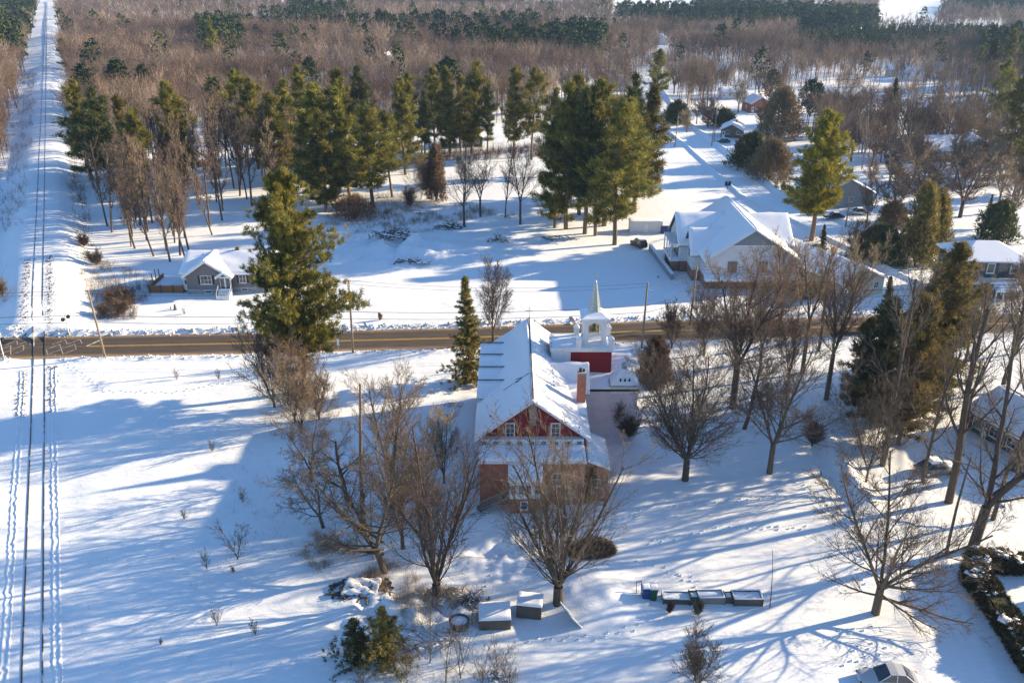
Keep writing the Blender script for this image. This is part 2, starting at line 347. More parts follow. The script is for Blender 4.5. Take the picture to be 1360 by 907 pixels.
def conifer_mesh(seed, H, r, start=.25, width=.2, whorl=.9, per=5, el0=5, el1=45, curve=.12, blobs=9, m=14, tl=.42, tw=.055, prof='pine', needle='needles', lean=(0, 0), gaps=.12, jit=.75, up=.5, bark='pine_bark'):
    rg = np.random.default_rng(seed); S = []; C = []; D = []
    n = 12
    def axis(z): return np.array([lean[0]*z + .15*math.sin(z*.35+seed), lean[1]*z + .15*math.cos(z*.3+seed), z])
    zs = np.linspace(-.3, H * .97, n + 1)
    for a, b in zip(zs[:-1], zs[1:]): S.append((*axis(a), *axis(b), r * (1 - .9*max(a, 0)/H), r * (1 - .9*b/H)))
    B = []; z = H * start
    while z < H * .985:
        u = (z - H*start) / (H * (1 - start))
        if prof == 'pine': wd = math.sin(min(1, (u * .82 + .2)) * math.pi) ** .6 * (1 - .35*u)
        elif prof == 'cone': wd = (1 - u) ** .85 + .02
        else: wd = min(1, .55 + 1.6*u) * (1 - u) ** .5 + .02
        k = max(2, int(round(per * (1 - .35*u))))
        a0 = rg.uniform(0, 6.28)
        for i in range(k):
            if rg.random() < gaps: continue
            az = a0 + i * 6.28 / k + rg.normal(0, .25); el = R(el0 + (el1 - el0) * u + rg.normal(0, 6))
            L = H * width * wd * rg.uniform(.42, 1.3) * (1 + .22*math.sin(az*2 + z*.9 + seed)); nb = 5
            p = axis(z + rg.uniform(-.3, .3) * whorl); d = np.array([math.cos(az)*math.cos(el), math.sin(az)*math.cos(el), math.sin(el)])
            rb = max(.018, min(r*.3, L * .014))
            for j in range(nb):
                d = d + np.array([0, 0, curve]) + rg.normal(0, .06, 3); d /= np.linalg.norm(d); q = p + d * L / nb
                B.append((*p, *q, rb * (1 - j/nb*.8), rb * (1 - (j+1)/nb*.8)))
                t = (j + 1) / nb
                if t > .3 or prof != 'pine':
                    kk = max(1, int(round(blobs / nb * (.6 + .6*t) * (.5 + L / (H*width)))))
                    for _ in range(kk):
                        side = rg.normal(0, 1, 3) * L * .14 * (1.15 - .5*t); side[2] *= .35
                        c = p + (q - p) * rg.random() + side; C.append(c)
                        dd = d * .8 + side / (np.linalg.norm(side) + .05) * .5 + np.array([0, 0, up]); D.append(dd / np.linalg.norm(dd))
                p = q
        z += whorl * rg.uniform(.75, 1.25)
    for _ in range(6): C.append(axis(H * rg.uniform(.95, 1.0))); D.append(np.array([0, 0, 1.]))
    V, Fs = join([tubes(S, 9), tubes(B, 4)]); t = mesh_np('trunk', V, Fs, M[bark], True)
    V, Fq = tufts(rg, np.array(C), np.array(D), m, tl, tw, jit, tl * .3); c = mesh_np('crown', V, [Fq], M[needle])
    return t, c
def leafy_mesh(seed, shape, n, l, w, matl, m=4):
    """leaf sprays through a volume; shape(rg, n) -> points, outward directions"""
    rg = np.random.default_rng(seed); C, D = shape(rg, n)
    V, Fq = tufts(rg, C, D, m, l, w, .6, l * .3); return mesh_np('foliage', V, [Fq], M[matl])

def plant(name, label, cat, pair, loc, rz=0.0, sc=1.0, group=None, names=('trunk', 'crown'), scz=None, tilt=(0, 0)):
    t = thing(name, label, cat, loc, rz, group); t.scale = (sc, sc, scz or sc); t.rotation_euler = (R(tilt[0]), R(tilt[1]), rz)
    for nme, me in zip(names, pair): link(nme, me, t)
    return t

# ---------------------------------------------------------------- the ground
def vnoise(x, y, seed=0):
    xi = np.floor(x).astype(np.int64); yi = np.floor(y).astype(np.int64); fx = x - xi; fy = y - yi
    fx = fx*fx*(3-2*fx); fy = fy*fy*(3-2*fy)
    def h(a, b):
        n = (a * 374761393 + b * 668265263 + seed * 1442695041) & 0x7fffffff
        n = ((n ^ (n >> 13)) * 1274126177) & 0x7fffffff
        return ((n ^ (n >> 16)) & 0xffff) / 65535.0
    return (h(xi, yi)*(1-fx) + h(xi+1, yi)*fx)*(1-fy) + (h(xi, yi+1)*(1-fx) + h(xi+1, yi+1)*fx)*fy
def fbm(x, y, s, seed=0, o=3):
    r = 0; a = 1; t = 0
    for i in range(o): r = r + a * (vnoise(x/s, y/s, seed+i) - .5); t += a; a *= .5; s *= .5
    return r / t
RDX, RDY = -.4407, .8977           # direction of the railway
RX0, RY0 = -36.5, 50.2             # a point on its centre line
def rail_uv(x, y):
    """distance along and across (positive towards the church) the railway"""
    dx, dy = x - RX0, y - RY0
    return dx*RDX + dy*RDY, dx*RDY - dy*RDX
def rail_pt(u, v, z=0): return (RX0 + u*RDX + v*RDY, RY0 + u*RDY - v*RDX, z)
ROAD = [(-400, 92), (-200, 105.5), (-74, 113.0), (-41, 114.6), (-9, 116.6), (20, 119.3), (64, 121.7), (200, 128.5), (420, 138)]
def road_y(x):
    return np.interp(x, [p[0] for p in ROAD], [p[1] for p in ROAD])
def smooth(a, b, t): k = np.clip((t - a) / (b - a), 0, 1); return k*k*(3-2*k)
def poly_dist(x, y, pts):
    best = np.full(np.shape(x), 1e9); along = np.zeros(np.shape(x)); acc = 0
    for (ax, ay), (bx, by) in zip(pts[:-1], pts[1:]):
        l = math.hypot(bx-ax, by-ay); t = np.clip(((x-ax)*(bx-ax) + (y-ay)*(by-ay)) / l**2, 0, 1)
        cx, cy = ax + t*(bx-ax), ay + t*(by-ay); s = ((x-ax)*(by-ay) - (y-ay)*(bx-ax)) / l
        d = np.hypot(x-cx, y-cy); m = d < best; best = np.where(m, d, best); along = np.where(m, s, along)
    return best, along
STREET = [(75.0, 140), (69.0, 165), (64.5, 185), G(1015, 262), G(960, 215), G(905, 172), G(880, 148), (63, 420)]
LANE = [(57, 119), (40.5, 84), (38, 77), (34, 73), (29, 70.5)]
LANE2 = [(58, 77), (45, 74), (36, 71.5), (24, 69.0), (12, 67), (2, 67)]
LANE3 = [(40, 76), (36.5, 62), (34.5, 50), (34, 40)]
LANES = [(LANE, 2.2), (LANE2, 2.0), (LANE3, 1.8)]
def ground_h(x, y):
    x = np.asarray(x, dtype=np.float64); y = np.asarray(y, dtype=np.float64)
    h = fbm(x, y, 26, 1) * .55 + fbm(x*.6 + y*.25, y*1.5, 7, 5) * .22
    h = h + fbm(x, y, 1.6, 9, 2) * .05
    u, v = rail_uv(x, y); far = smooth(68, 85, u)
    emb = far * 2.0 * (1 - smooth(2.6, 8.5, np.abs(v - .5)))
    near = (1 - far)
    h = h * (1 - (1 - smooth(2.2, 5, np.abs(v))) * .92) + emb
    h = h - near * .05 * (1 - smooth(3, 7, np.abs(v)))
    # the road with its ploughed banks
    dr = y - road_y(x); k = 1 - smooth(3.6, 6.0, np.abs(dr)); h = h * (1 - k) + k * .0
    rc = 1 - smooth(1.8, 4.0, np.abs(v))            # no banks over the level crossing
    bank = np.exp(-((dr - 4.9) / .75) ** 2) * (.45 + fbm(x, y, .9, 21, 2) * .5) + np.exp(-((dr + 4.6) / .7) ** 2) * (.26 + fbm(x, y, 1.1, 23, 2) * .3)
    h = h + bank * (1 - rc)
    # lanes pressed into the snow
    for pts, wd in LANES:
        d, s = poly_dist(x, y, pts); kk = 1 - smooth(wd, wd + 1.0, d)
        h = h * (1 - .7*kk) - kk * .05 + np.exp(-((d - wd - .8) / .6) ** 2) * .07
        for o in (-.8, .8): h = h - kk * .07 * np.exp(-((s - o) / .18) ** 2)
    d, s = poly_dist(x, y, STREET); kk = 1 - smooth(3.6, 5.2, d); h = h * (1 - .9*kk) - kk * .2 + np.exp(-((d - 5.2) / .8) ** 2) * .5
    for o in (-1.9, -.5, .6, 1.9): h = h - kk * .06 * np.exp(-((s - o) / .25) ** 2)
    # disturbed snow by the brush heaps beyond the road
    a = np.exp(-(((x + 22) / 13) ** 2 + ((y - 160) / 9) ** 2)); h = h + a * (1.0 + fbm(x, y, 3.2, 31, 3) * 4.2)
    d, s = poly_dist(x, y, [G(1098, 583), G(1120, 622), G(1148, 662)]); h = h + .95*np.exp(-(d/1.0)**2)*(.8 + fbm(x, y, 1.2, 51, 2)*.5)
    # drifts behind the church, dug paths
    a = np.exp(-(((x + .5) / 3.8) ** 2 + ((y - 65.5) / 3.4) ** 2)); h = h + a * (.4 + fbm(x, y, 1.5, 41, 3) * 2.4)
    a = np.exp(-(((x - 7.6) / 3.2) ** 2 + ((y - 60.5) / 3.6) ** 2)); h = h + a * (1.1 + fbm(x, y, 1.7, 43, 2) * .5)
    a = np.exp(-(((x + 9) / 5) ** 2 + ((y - 57.5) / 3.5) ** 2)); h = h + a * (.35 + fbm(x, y, 1.4, 47, 3) * 2.6)
    # flat where buildings stand
    for x0, x1, y0, y1 in ((-4.5, 15, 72.5, 97), (-60, -38, 135, 148), (27, 50, 137, 161)):
        m = smooth(-2.5, 0, x - x0) * smooth(-2.5, 0, x1 - x) * smooth(-2.5, 0, y - y0) * smooth(-2.5, 0, y1 - y); h = h * (1 - m)
    return h
def gz(x, y): return float(ground_h(np.array([x]), np.array([y]))[0])

def axis_pts(fine0, fine1, step, lo, hi, g=1.06):
    a = list(np.arange(fine0, fine1, step)); s = step; x = fine0
    L = []
    while x > lo: s *= g; x -= s; L.append(x)
    s = step; x = a[-1]; Rr = []
    while x < hi: s *= g; x += s; Rr.append(x)
    return np.array(L[::-1] + a + Rr)
def gridmesh(name, xs, ys, fn, m, parent=None):
    X, Y = np.meshgrid(xs, ys); Z = fn(X, Y); V = np.stack([X.ravel(), Y.ravel(), Z.ravel()], 1)
    a, b = len(ys), len(xs); i = (np.arange(a-1)[:, None]*b + np.arange(b-1)[None, :]).ravel()
    return mesh_np(name, V, [np.stack([i, i+1, i+b+1, i+b], 1)], m, True)
xs = axis_pts(-62, 62, .27, -3600, 3600, 1.022); ys = axis_pts(38, 128, .25, -60, 5200, 1.024)
o = link('ground', gridmesh('ground', xs, ys, ground_h, M['snow'])); tag(o, kind='structure')

# road: asphalt ribbon with sandy edges and painted lines
def ribbon(pts, offs, z, step=1.0, zf=None):
    out = []; xs_ = np.arange(pts[0][0], pts[-1][0], step); ys_ = road_y(xs_); V = []
    for x, y in zip(xs_, ys_):
        for o_ in offs: V.append((x, y + o_, z))
    n = len(offs); a = len(xs_); i = (np.arange(a-1)[:, None]*n + np.arange(n-1)[None, :]).ravel()
    return np.array(V), np.stack([i, i+n, i+n+1, i+1], 1)
m_, t_, out_ = nt('asphalt'); N = t_.nodes; L = t_.links
b = N.new('ShaderNodeBsdfPrincipled'); b.inputs['Roughness'].default_value = .85; b.inputs['Specular IOR Level'].default_value = .2
a_ = N.new('ShaderNodeAttribute'); a_.attribute_name = 'tint'
r_ = N.new('ShaderNodeValToRGB'); e = r_.color_ramp.elements
e[0].position = 0; e[0].color = (.066, .055, .047, 1); e[1].position = 1; e[1].color = (.38, .27, .16, 1)
k_ = e.new(.35); k_.color = (.11, .085, .065, 1); k_ = e.new(.7); k_.color = (.22, .155, .10, 1)
no = N.new('ShaderNodeTexNoise'); no.inputs['Scale'].default_value = 1.6; no.inputs['Detail'].default_value = 6
mp = N.new('ShaderNodeMapping'); mp.inputs['Scale'].default_value = (.18, 2.2, 1); ge = N.new('ShaderNodeNewGeometry'); L.new(ge.outputs['Position'], mp.inputs[0]); L.new(mp.outputs[0], no.inputs['Vector'])
mr = N.new('ShaderNodeMapRange'); mr.inputs[3].default_value = -.5; mr.inputs[4].default_value = .5; L.new(no.outputs[0], mr.inputs[0])
ad = N.new('ShaderNodeMath'); L.new(a_.outputs['Fac'], ad.inputs[0]); L.new(mr.outputs[0], ad.inputs[1]); L.new(ad.outputs[0], r_.inputs[0]); L.new(r_.outputs[0], b.inputs['Base Color'])
bp = N.new('ShaderNodeBump'); bp.inputs['Strength'].default_value = .2; n2 = N.new('ShaderNodeTexNoise'); n2.inputs['Scale'].default_value = 30; L.new(ge.outputs['Position'], n2.inputs['Vector'])
L.new(n2.outputs[0], bp.inputs['Height']); L.new(bp.outputs[0], b.inputs['Normal']); L.new(b.outputs[0], out_.inputs[0]); M['asphalt'] = m_
offs = [-3.9, -3.5, -3.1, -2.6, -2.0, -1.3, -.7, -.2, 0, .2, .7, 1.3, 2.0, 2.6, 3.1, 3.5, 3.9]
tn = [1.0, .9, .62, .28, .15, .25, .12, .35, .4, .35, .12, .28, .12, .2, .5, .8, 1.0]
V, Fq = ribbon(ROAD, offs, .075); me = mesh_np('road', V, [Fq], M['asphalt'], True, tint=np.tile(tn, len(V)//len(offs)))
tag(link('road', me), kind='structure')
def line_strip(x0, x1, o0, o1, z=.081): 
    xs_ = np.arange(x0, x1, 1.5); V = []
    for x in xs_: V += [(x, road_y(x)+o0, z), (x, road_y(x)+o1, z)]
    i = np.arange(len(xs_)-1)*2; return np.array(V), np.stack([i, i+2, i+3, i+1], 1)
parts = [line_strip(-60.5, 300, -.22, -.08), line_strip(-60.5, 300, .08, .22), line_strip(-300, -75, -.2, .0)]
V, Fs = join(parts); tag(link('yellow_centre_line', mesh_np('yellow_centre_line', V, Fs, M['yellow'])), kind='structure')
# white markings of the level crossing: net of zigzag lines, two broad bars
mb = MB()
def mark(x0, y0, x1, y1, w=.1):
    d = Vector((x1-x0, y1-y0, 0)); n_ = Vector((-d.y, d.x, 0)).normalized()*w/2
    a = Vector((x0, road_y(x0)+y0, .083)); c = Vector((x1, road_y(x1)+y1, .083)); mb.add([a-n_, c-n_, c+n_, a+n_], [(0, 1, 2, 3)])
def mark_net(xa, xb, step=3.0):
    x = xa; j = 0
    while x + step <= xb + .1:
        for y0, y1 in ((-2.6, -.9), (-.9, .9), (.9, 2.6)):
            if (j + (y0 > -1)) % 2: mark(x, y0, x+step, y1)
            else: mark(x, y1, x+step, y0)
        x += step; j += 1
mark_net(-66.1, -61.9, 1.05); mark_net(-72.8, -69.2, .9)
mark(-60.9, .0, -59.7, 2.5, .35)
mb.build('crossing_marks', M['whiteline']); tag(bpy.data.objects['crossing_marks'], kind='structure')
# lumps of ploughed snow along the kerb
rg = np.random.default_rng(5); n = 5200
x = rg.uniform(-150, 130, n); side = rg.random(n) < .72; d = np.where(side, rg.normal(4.6, .55, n), rg.normal(-4.4, .35, n)); y = road_y(x) + d
u, v = rail_uv(x, y); keep = np.abs(v) > 2.2; x, y = x[keep], y[keep]; z = ground_h(x, y); s = rg.gamma(2.0, .035, len(x)) + .04
oc = np.array([[1, 0, 0], [0, 1, 0], [-1, 0, 0], [0, -1, 0], [0, 0, 1], [0, 0, -1]]); of = np.array([[0, 1, 4], [1, 2, 4], [2, 3, 4], [3, 0, 4], [1, 0, 5], [2, 1, 5], [3, 2, 5], [0, 3, 5]])
V = (oc[None] * (1 + rg.normal(0, .25, (len(x), 6, 3)) + 0) + rg.normal(0, .25, (len(x), 6, 3))) * s[:, None, None] + np.stack([x, y, z + s*.3], 1)[:, None]
M['chunk'] = mat('ploughed_snow', (.7, .7, .72), .8, (.36, .3, .23), .8, coord='Object', sharp=(.45, .7))
tag(link('ploughed_snow_lumps', mesh_np('ploughed_snow_lumps', V.reshape(-1, 3), [(of[None] + (np.arange(len(x))*6)[:, None, None]).reshape(-1, 3)], M['chunk'])), kind='stuff', label='lumps of dirty ploughed snow along the road edges', cat='snow lumps')

# railway
tr = thing('railway_track', 'straight snow covered railway track running away through the wood', 'railway track', (RX0, RY0, 0), math.atan2(RDY, RDX))
ul = [-25] + list(np.arange(-20, 200, 4)) + list(np.arange(200, 1500, 30))
for s_ in (-.7175, .7175):
    V = []
    for u in ul:
        p = rail_pt(u, 0); zz = gz(*p[:2]) if u < 400 else 1.5
        pr = rail_pt(u, s_); zz = max(gz(*pr[:2]), gz(*rail_pt(u, s_+.12)[:2]), gz(*rail_pt(u, s_-.12)[:2])) if u < 400 else 1.5
        zz = max(gz(*pr[:2]), .09) if 64 < u < 76 else (gz(*pr[:2]) if u < 400 else 2.0)
        for o_, z_ in ((-.06, -.3), (-.055, .05), (.055, .05), (.06, -.3)): V.append((u, s_ + o_, zz + z_))
    n_ = len(ul); Fq = np.array([[4*i+j, 4*i+4+j, 4*i+5+j, 4*i+1+j] for i in range(n_-1) for j in range(3)])
    link('rail', mesh_np('rail', np.array(V), [Fq], M['rail']), tr)
# trodden trails, beaten snow beside the rails: narrow meshes with fine relief
def trail(name, u0, u1, v0, seed, label):
    du = .11; us_ = np.arange(u0, u1, du); vs = np.linspace(-.45, .45, 13); U, Vv = np.meshgrid(us_, vs, indexing='ij')
    X = RX0 + U*RDX + (Vv+v0)*RDY; Y = RY0 + U*RDY - (Vv+v0)*RDX; Z = ground_h(X, Y)
    c = .22*(vnoise(U/.55, U*0+seed, 61)-.5) + .12*(vnoise(U/1.7, U*0+seed, 62)-.5)
    e = np.abs(Vv - c); dip = -.12*np.exp(-(e/.11)**2) + .06*np.exp(-((e-.24)/.09)**2); dip = dip * (.25 + 1.3*vnoise(U/.38, Vv/.5+seed, 63))
    edge = 1 - smooth(.3, .44, np.abs(Vv)); Z = Z + .02 + dip*edge + (edge-1)*.06
    a, b_ = U.shape; i = (np.arange(a-1)[:, None]*b_ + np.arange(b_-1)[None, :]).ravel()
    tag(link(name, mesh_np(name, np.stack([X.ravel(), Y.ravel(), Z.ravel()], 1), [np.stack([i, i+1, i+b_+1, i+b_], 1)], M['snow'], True)), kind='structure')
trail('trodden_trail', -12, 62.5, 1.75, 1, ''); trail('trodden_trail', -12, 62.5, -1.95, 4, '')
# dark gravel specks along the rails beyond and before the road
n = 1500; u = np.concatenate([rg.uniform(48, 63, 400), rg.uniform(70, 110, 1100)]); v = np.where(rg.random(n) < .5, rg.normal(-1.9, .35, n), rg.normal(1.6, .35, n))
x = RX0 + u*RDX + v*RDY; y = RY0 + u*RDY - v*RDX; z = ground_h(x, y); s = rg.gamma(2., .022, n) + .02
V = oc[None]*s[:, None, None]*(1+rg.normal(0, .3, (n, 6, 3))) + np.stack([x, y, z+s*.3], 1)[:, None]
tag(link('ballast_gravel', mesh_np('ballast_gravel', V.reshape(-1, 3), [(of[None] + (np.arange(n)*6)[:, None, None]).reshape(-1, 3)], M['wood_dark'])), kind='stuff', label='dark gravel specks showing through snow beside the rails', cat='gravel')
# footprints on the yards
def prints(paths, seed):
    rg_ = random.Random(seed); m2 = MB()
    for pts in paths:
        for (ax, ay), (bx, by) in zip(pts[:-1], pts[1:]):
            l = math.hypot(bx-ax, by-ay); k = int(l/.62)
            for i in range(k):
                t = i/k; s_ = .17 if i % 2 else -.17; dx, dy = (bx-ax)/l, (by-ay)/l
                x = ax + (bx-ax)*t - dy*s_ + rg_.gauss(0, .1); y = ay + (by-ay)*t + dx*s_ + rg_.gauss(0, .1); z = gz(x, y)
                # a small rim of thrown snow and a dark pit wall, standing proud of the crust
                for a_ in range(6):
                    t0 = a_*1.047; t1 = t0 + 1.047
                    m2.add([(x+math.cos(t0)*.19, y+math.sin(t0)*.13, z-.02), (x+math.cos(t1)*.19, y+math.sin(t1)*.13, z-.02), (x+math.cos(t1)*.12, y+math.sin(t1)*.08, z+.09), (x+math.cos(t0)*.12, y+math.sin(t0)*.08, z+.09)], [(0, 1, 2, 3)])
    o_ = m2.build('footprints', M['snow']); tag(o_, kind='stuff', label='footprints trodden into the snow of the yard', cat='footprints')
prints([[G(845, 745), G(870, 750), G(935, 780)], [G(890, 672), G(960, 665), G(1050, 655)], [G(1130, 860), G(1190, 850)], [G(1110, 842), G(1170, 826)], [G(905, 762), G(930, 770)], [G(850, 680), G(800, 700)], [G(1120, 880), G(1180, 868)], [G(690, 700), G(655, 745), G(640, 790)], [G(860, 720), G(960, 700), G(1080, 700)], [G(70, 470), G(140, 520), G(230, 520), G(330, 500)], [G(700, 850), G(800, 845), G(860, 830)], [G(1060, 640), G(1130, 700), G(1150, 780)]], 3)
# ---------------------------------------------------------------- building parts
def window(parent, c, w, h, yaw=0.0, fm='white', nx=2, nz=2, fw=.08, depth=.06, sill=True, name='window', glass='glass', shutters=False, proud=.03):
    """a framed window on a wall; local -y is outwards; c is the centre on the wall"""
    mb = MB(); a, b = w/2, h/2; y0, y1 = -depth-proud, -proud+.02
    for x0, x1, z0, z1 in ((-a, -a+fw, -b, b), (a-fw, a, -b, b), (-a+fw, a-fw, b-fw, b), (-a+fw, a-fw, -b, -b+fw)): mb.box(x0, x1, y0, y1, z0, z1)
    for i in range(1, nx): x = -a + w*i/nx; mb.box(x-.02, x+.02, y0+.01, y1-.01, -b+fw, b-fw)
    for i in range(1, nz): z = -b + h*i/nz; mb.box(-a+fw, a-fw, y0+.015, y1-.015, z-.018, z+.018)
    if sill: mb.box(-a-.05, a+.05, y0-.05, y1-.005, -b-.07, -b-.003)
    f = mb.build(name, M[fm], parent, c, yaw)
    g = MB().box(-a+fw+.004, a-fw-.004, -proud-.025, -proud-.012, -b+fw+.004, b-fw-.004); g.build('pane', M[glass], f)
    if shutters:
        for s in (-1, 1):
            x = s*(a+.2); MB().box(x-.17, x+.17, -.06, -.005, -b, b).build('shutter', M['black'], f)
    return f
def door(parent, c, w, h, yaw=0.0, m='white', glass=True):
    d = MB().box(-w/2, w/2, -.07, -.005, 0, h).build('door', M[m], parent, c, yaw)
    if glass: MB().box(-w*.25, w*.25, -.085, -.072, h*.5, h*.86).build('pane', M['glass'], d)
    MB().box(w*.34, w*.4, -.11, -.072, h*.45, h*.5).build('handle', M['steel'], d)
    return d
def gable_walls(x0, x1, y0, y1, ze, zr, xr=None, z0=-.3):
    """solid body with a ridge along y"""
    xr = (x0+x1)/2 if xr is None else xr
    return MB().poly_prism([(x0, z0), (x1, z0), (x1, ze), (xr, zr), (x0, ze)], y0, y1)
def gable_roof(parent, x0, x1, y0, y1, ze, zr, xr=None, over=.4, t=.12, snow=.22, seed=0, name='roof', base='shingle', axis='y', fascia='white', sm='roof_snow', n=9, m=9, snow_r=None, left=True, right=True):
    """boards with snow slabs; ridge along y (or x)"""
    xr = (x0+x1)/2 if xr is None else xr
    T = (lambda p: p) if axis == 'y' else (lambda p: (p[1], p[0], p[2]))
    sl, sr = (zr-ze)/(xr-x0), (zr-ze)/(x1-xr)
    a = (x0-over, ze - sl*over); b = (x1+over, ze - sr*over); Y0, Y1 = y0-over, y1+over
    mb = MB(); pts = []
    prof = [(a[0], a[1]), (xr, zr), (b[0], b[1]), (b[0], b[1]+t), (xr, zr+t), (a[0], a[1]+t)]
    mb2 = MB().poly_prism(prof, Y0, Y1); mb.add([T(p) for p in mb2.v], mb2.f)
    r = mb.build(name, M[base], parent)
    for yy in (Y0-.035, Y1+.003):
        fb = MB()
        for p, q in ((a, (xr, zr)), ((xr, zr), b)):
            v = [(p[0], yy, p[1]-.12), (q[0], yy, q[1]-.12), (q[0], yy, q[1]+t+.01), (p[0], yy, p[1]+t+.01)]
            v += [(x, y+.032, z) for x, y, z in v]; fb.add([T(k) for k in v], [(0, 1, 2, 3), (7, 6, 5, 4), (0, 4, 5, 1), (1, 5, 6, 2), (2, 6, 7, 3), (3, 7, 4, 0)])
        fb.build('fascia', M[fascia], r)
    for side, p in ((0, a), (1, b)):
        if (side == 0 and not left) or (side == 1 and not right): continue
        sg = -1 if side == 0 else 1
        q = [(p[0]+sg*.02, Y0-.02, p[1]+t+.004), (xr-sg*-.02*0, Y0-.02, zr+t+.004), (xr, Y1+.02, zr+t+.004), (p[0]+sg*.02, Y1+.02, p[1]+t+.004)]
        th = snow if side == 0 else (snow if snow_r is None else snow_r)
        MB().slab([T(k) for k in q], th, n, m, th*.4, seed+side).build('roof_snow', M[sm], r, smooth=True)
    return r
def flat_snow(parent, x0, x1, y0, y1, z, t=.25, seed=1, n=7, m=7, name='roof_snow', z1=None):
    z1 = z if z1 is None else z1
    return MB().slab([(x0, y0, z), (x1, y0, z), (x1, y1, z1), (x0, y1, z1)], t, n, m, t*.25, seed).build(name, M['roof_snow'], parent, smooth=True)
def cross(parent, c, h=.9, w=.5, m='metal', t=.06):
    mb = MB().box(-t/2, t/2, -t/2, t/2, 0, h); mb.box(-w/2, -t/2-.001, -t*.4, t*.4, h*.62, h*.62+t); mb.box(t/2+.001, w/2, -t*.4, t*.4, h*.62, h*.62+t)
    return mb.build('cross', M[m], parent, c)

# ---------------------------------------------------------------- the church
CX, CY = 2.1, 77.0
ch = thing('church', 'red church with snowy gable roof, white bell tower and brick chimney among bare trees', 'church', (CX, CY, 0))
L0, L1, LEN, ZE, ZR = -5.4, 5.4, 21.0, 6.3, 10.35      # nave: local x, length along y, eave, ridge
gable_walls(L0, L1, 0, LEN, ZE, ZR).build('wall', M['red'], ch)
roof = gable_roof(ch, L0, L1, 0, LEN, ZE, ZR, over=.5, snow=.3, seed=3, n=14, m=22, snow_r=.12)
MB().box(L0-.06, L1+.06, -.06, -.012, -.3, 1.0).build('foundation', M['found'], ch)
MB().tube((0, -.4, ZR+.3), (0, LEN+.4, ZR+.3), .07, k=6).build('ridge_cap', M['black'], roof)
# bare streaks where the snow slid off the sunny slope, a batten of snow guards
mb = MB()
for i, (y0, y1, u0, u1) in enumerate([(11.5, 12.1, .08, .6), (13, 13.5, .05, .5), (14.3, 15, .1, .7), (9.4, 9.7, .1, .42), (16, 16.4, .08, .5), (7.2, 7.8, .15, .55), (2.0, 2.25, .08, .9), (3.4, 3.6, .1, .8), (5.2, 5.4, .06, .7)]):
    sl = (ZR-ZE)/5.4; x0, x1 = u0*5.4, u1*5.4
    mb = MB(); v = [(x0, y0, ZR-sl*x0+.31), (x1, y0+.2, ZR-sl*x1+.31), (x1, y1+.1, ZR-sl*x1+.31), (x0, y1, ZR-sl*x0+.31)]; mb.add(v + [(x, y, z-.1) for x, y, z in v], [(0, 1, 2, 3), (0, 4, 5, 1), (2, 6, 7, 3), (1, 5, 6, 2), (3, 7, 4, 0)]); mb.build('bare_streak', M['thin_snow'], roof)
for k in range(14):
    y = 6.0 + k*.95; MB().box(2.35, 2.5, y, y+.45, ZR-2.4*.75+.28, ZR-2.4*.75+.42).build('snow_guard', M['white'], roof)
MB().bar((-3.0, 5.6, ZR-3.0*.75+.5), (-.3, 5.6, ZR+.1+.2), .05).bar((-1.7, 5.2, ZR-1.2+.55), (-1.0, 5.6, ZR-.75+.55), .05).bar((-1.7, 6.0, ZR-1.2+.55), (-1.0, 5.6, ZR-.75+.55), .05).bar((.3, 5.6, ZR+.2), (2.4, 5.6, ZR-1.8+.5), .05).build('roof_cable', M['black'], roof)
MB().cbox((-4.3, 1.6, ZR-4.3*.75+.3), .18, .18, .3).build('roof_vent', M['black'], roof)
cross(roof, (0, LEN+.2, ZR+.25), 1.5, .9)
# four dormers on the shaded slope
for i, y in enumerate((8.2, 11.6, 15.0, 18.4)):
    d = MB().poly_prism([(y-1.25, 5.9), (y+1.25, 5.9), (y+1.25, 7.0), (y, 8.15), (y-1.25, 7.0)], L0+.12-.6, -1.5)
    d.v = [(b, a, z) for a, b, z in d.v]; dm = d.build('dormer', M['white'], ch)
    gable_roof(dm, y-1.3, y+1.3, L0-.35, -2.6, 7.0, 8.2, over=.12, t=.08, snow=.22, seed=20+i, axis='x', n=6, m=6, name='dormer_roof')
    MB().bar((L0-.55, y, 8.58), (-2.2, y, 8.58), .09, .09).build('ridge_cap', M['black'], dm); MB().bar((L0-.5, y-1.42, 7.12), (-3.9, y-1.42, 7.12), .07, .12).build('dormer_eave', M['wood_dark'], dm)
    window(dm, (L0-.48, y, 6.7), 1.1, .8, R(-90), nx=2, nz=1, sill=False)
# wing towards the tower, with two stepped gables
w = gable_walls(9.6, 13.2, 3.2, 6.2, 6.4, 8.9); w.v = [(b, a, z) for a, b, z in w.v]; wing = w.build('wing', M['sid_white'], ch)
gable_roof(wing, 9.6, 13.2, 1.2, 6.3, 6.4, 8.9, over=.25, snow=.25, seed=40, axis='x', n=8, m=8)
wb = MB().box(3.0, 5.75, 4.0, 9.5, 5.2, 6.55); wn = wb.build('wing', M['sid_white'], ch); flat_snow(wn, 2.9, 5.85, 3.9, 9.5, 6.56, .3, 44, z1=7.4)
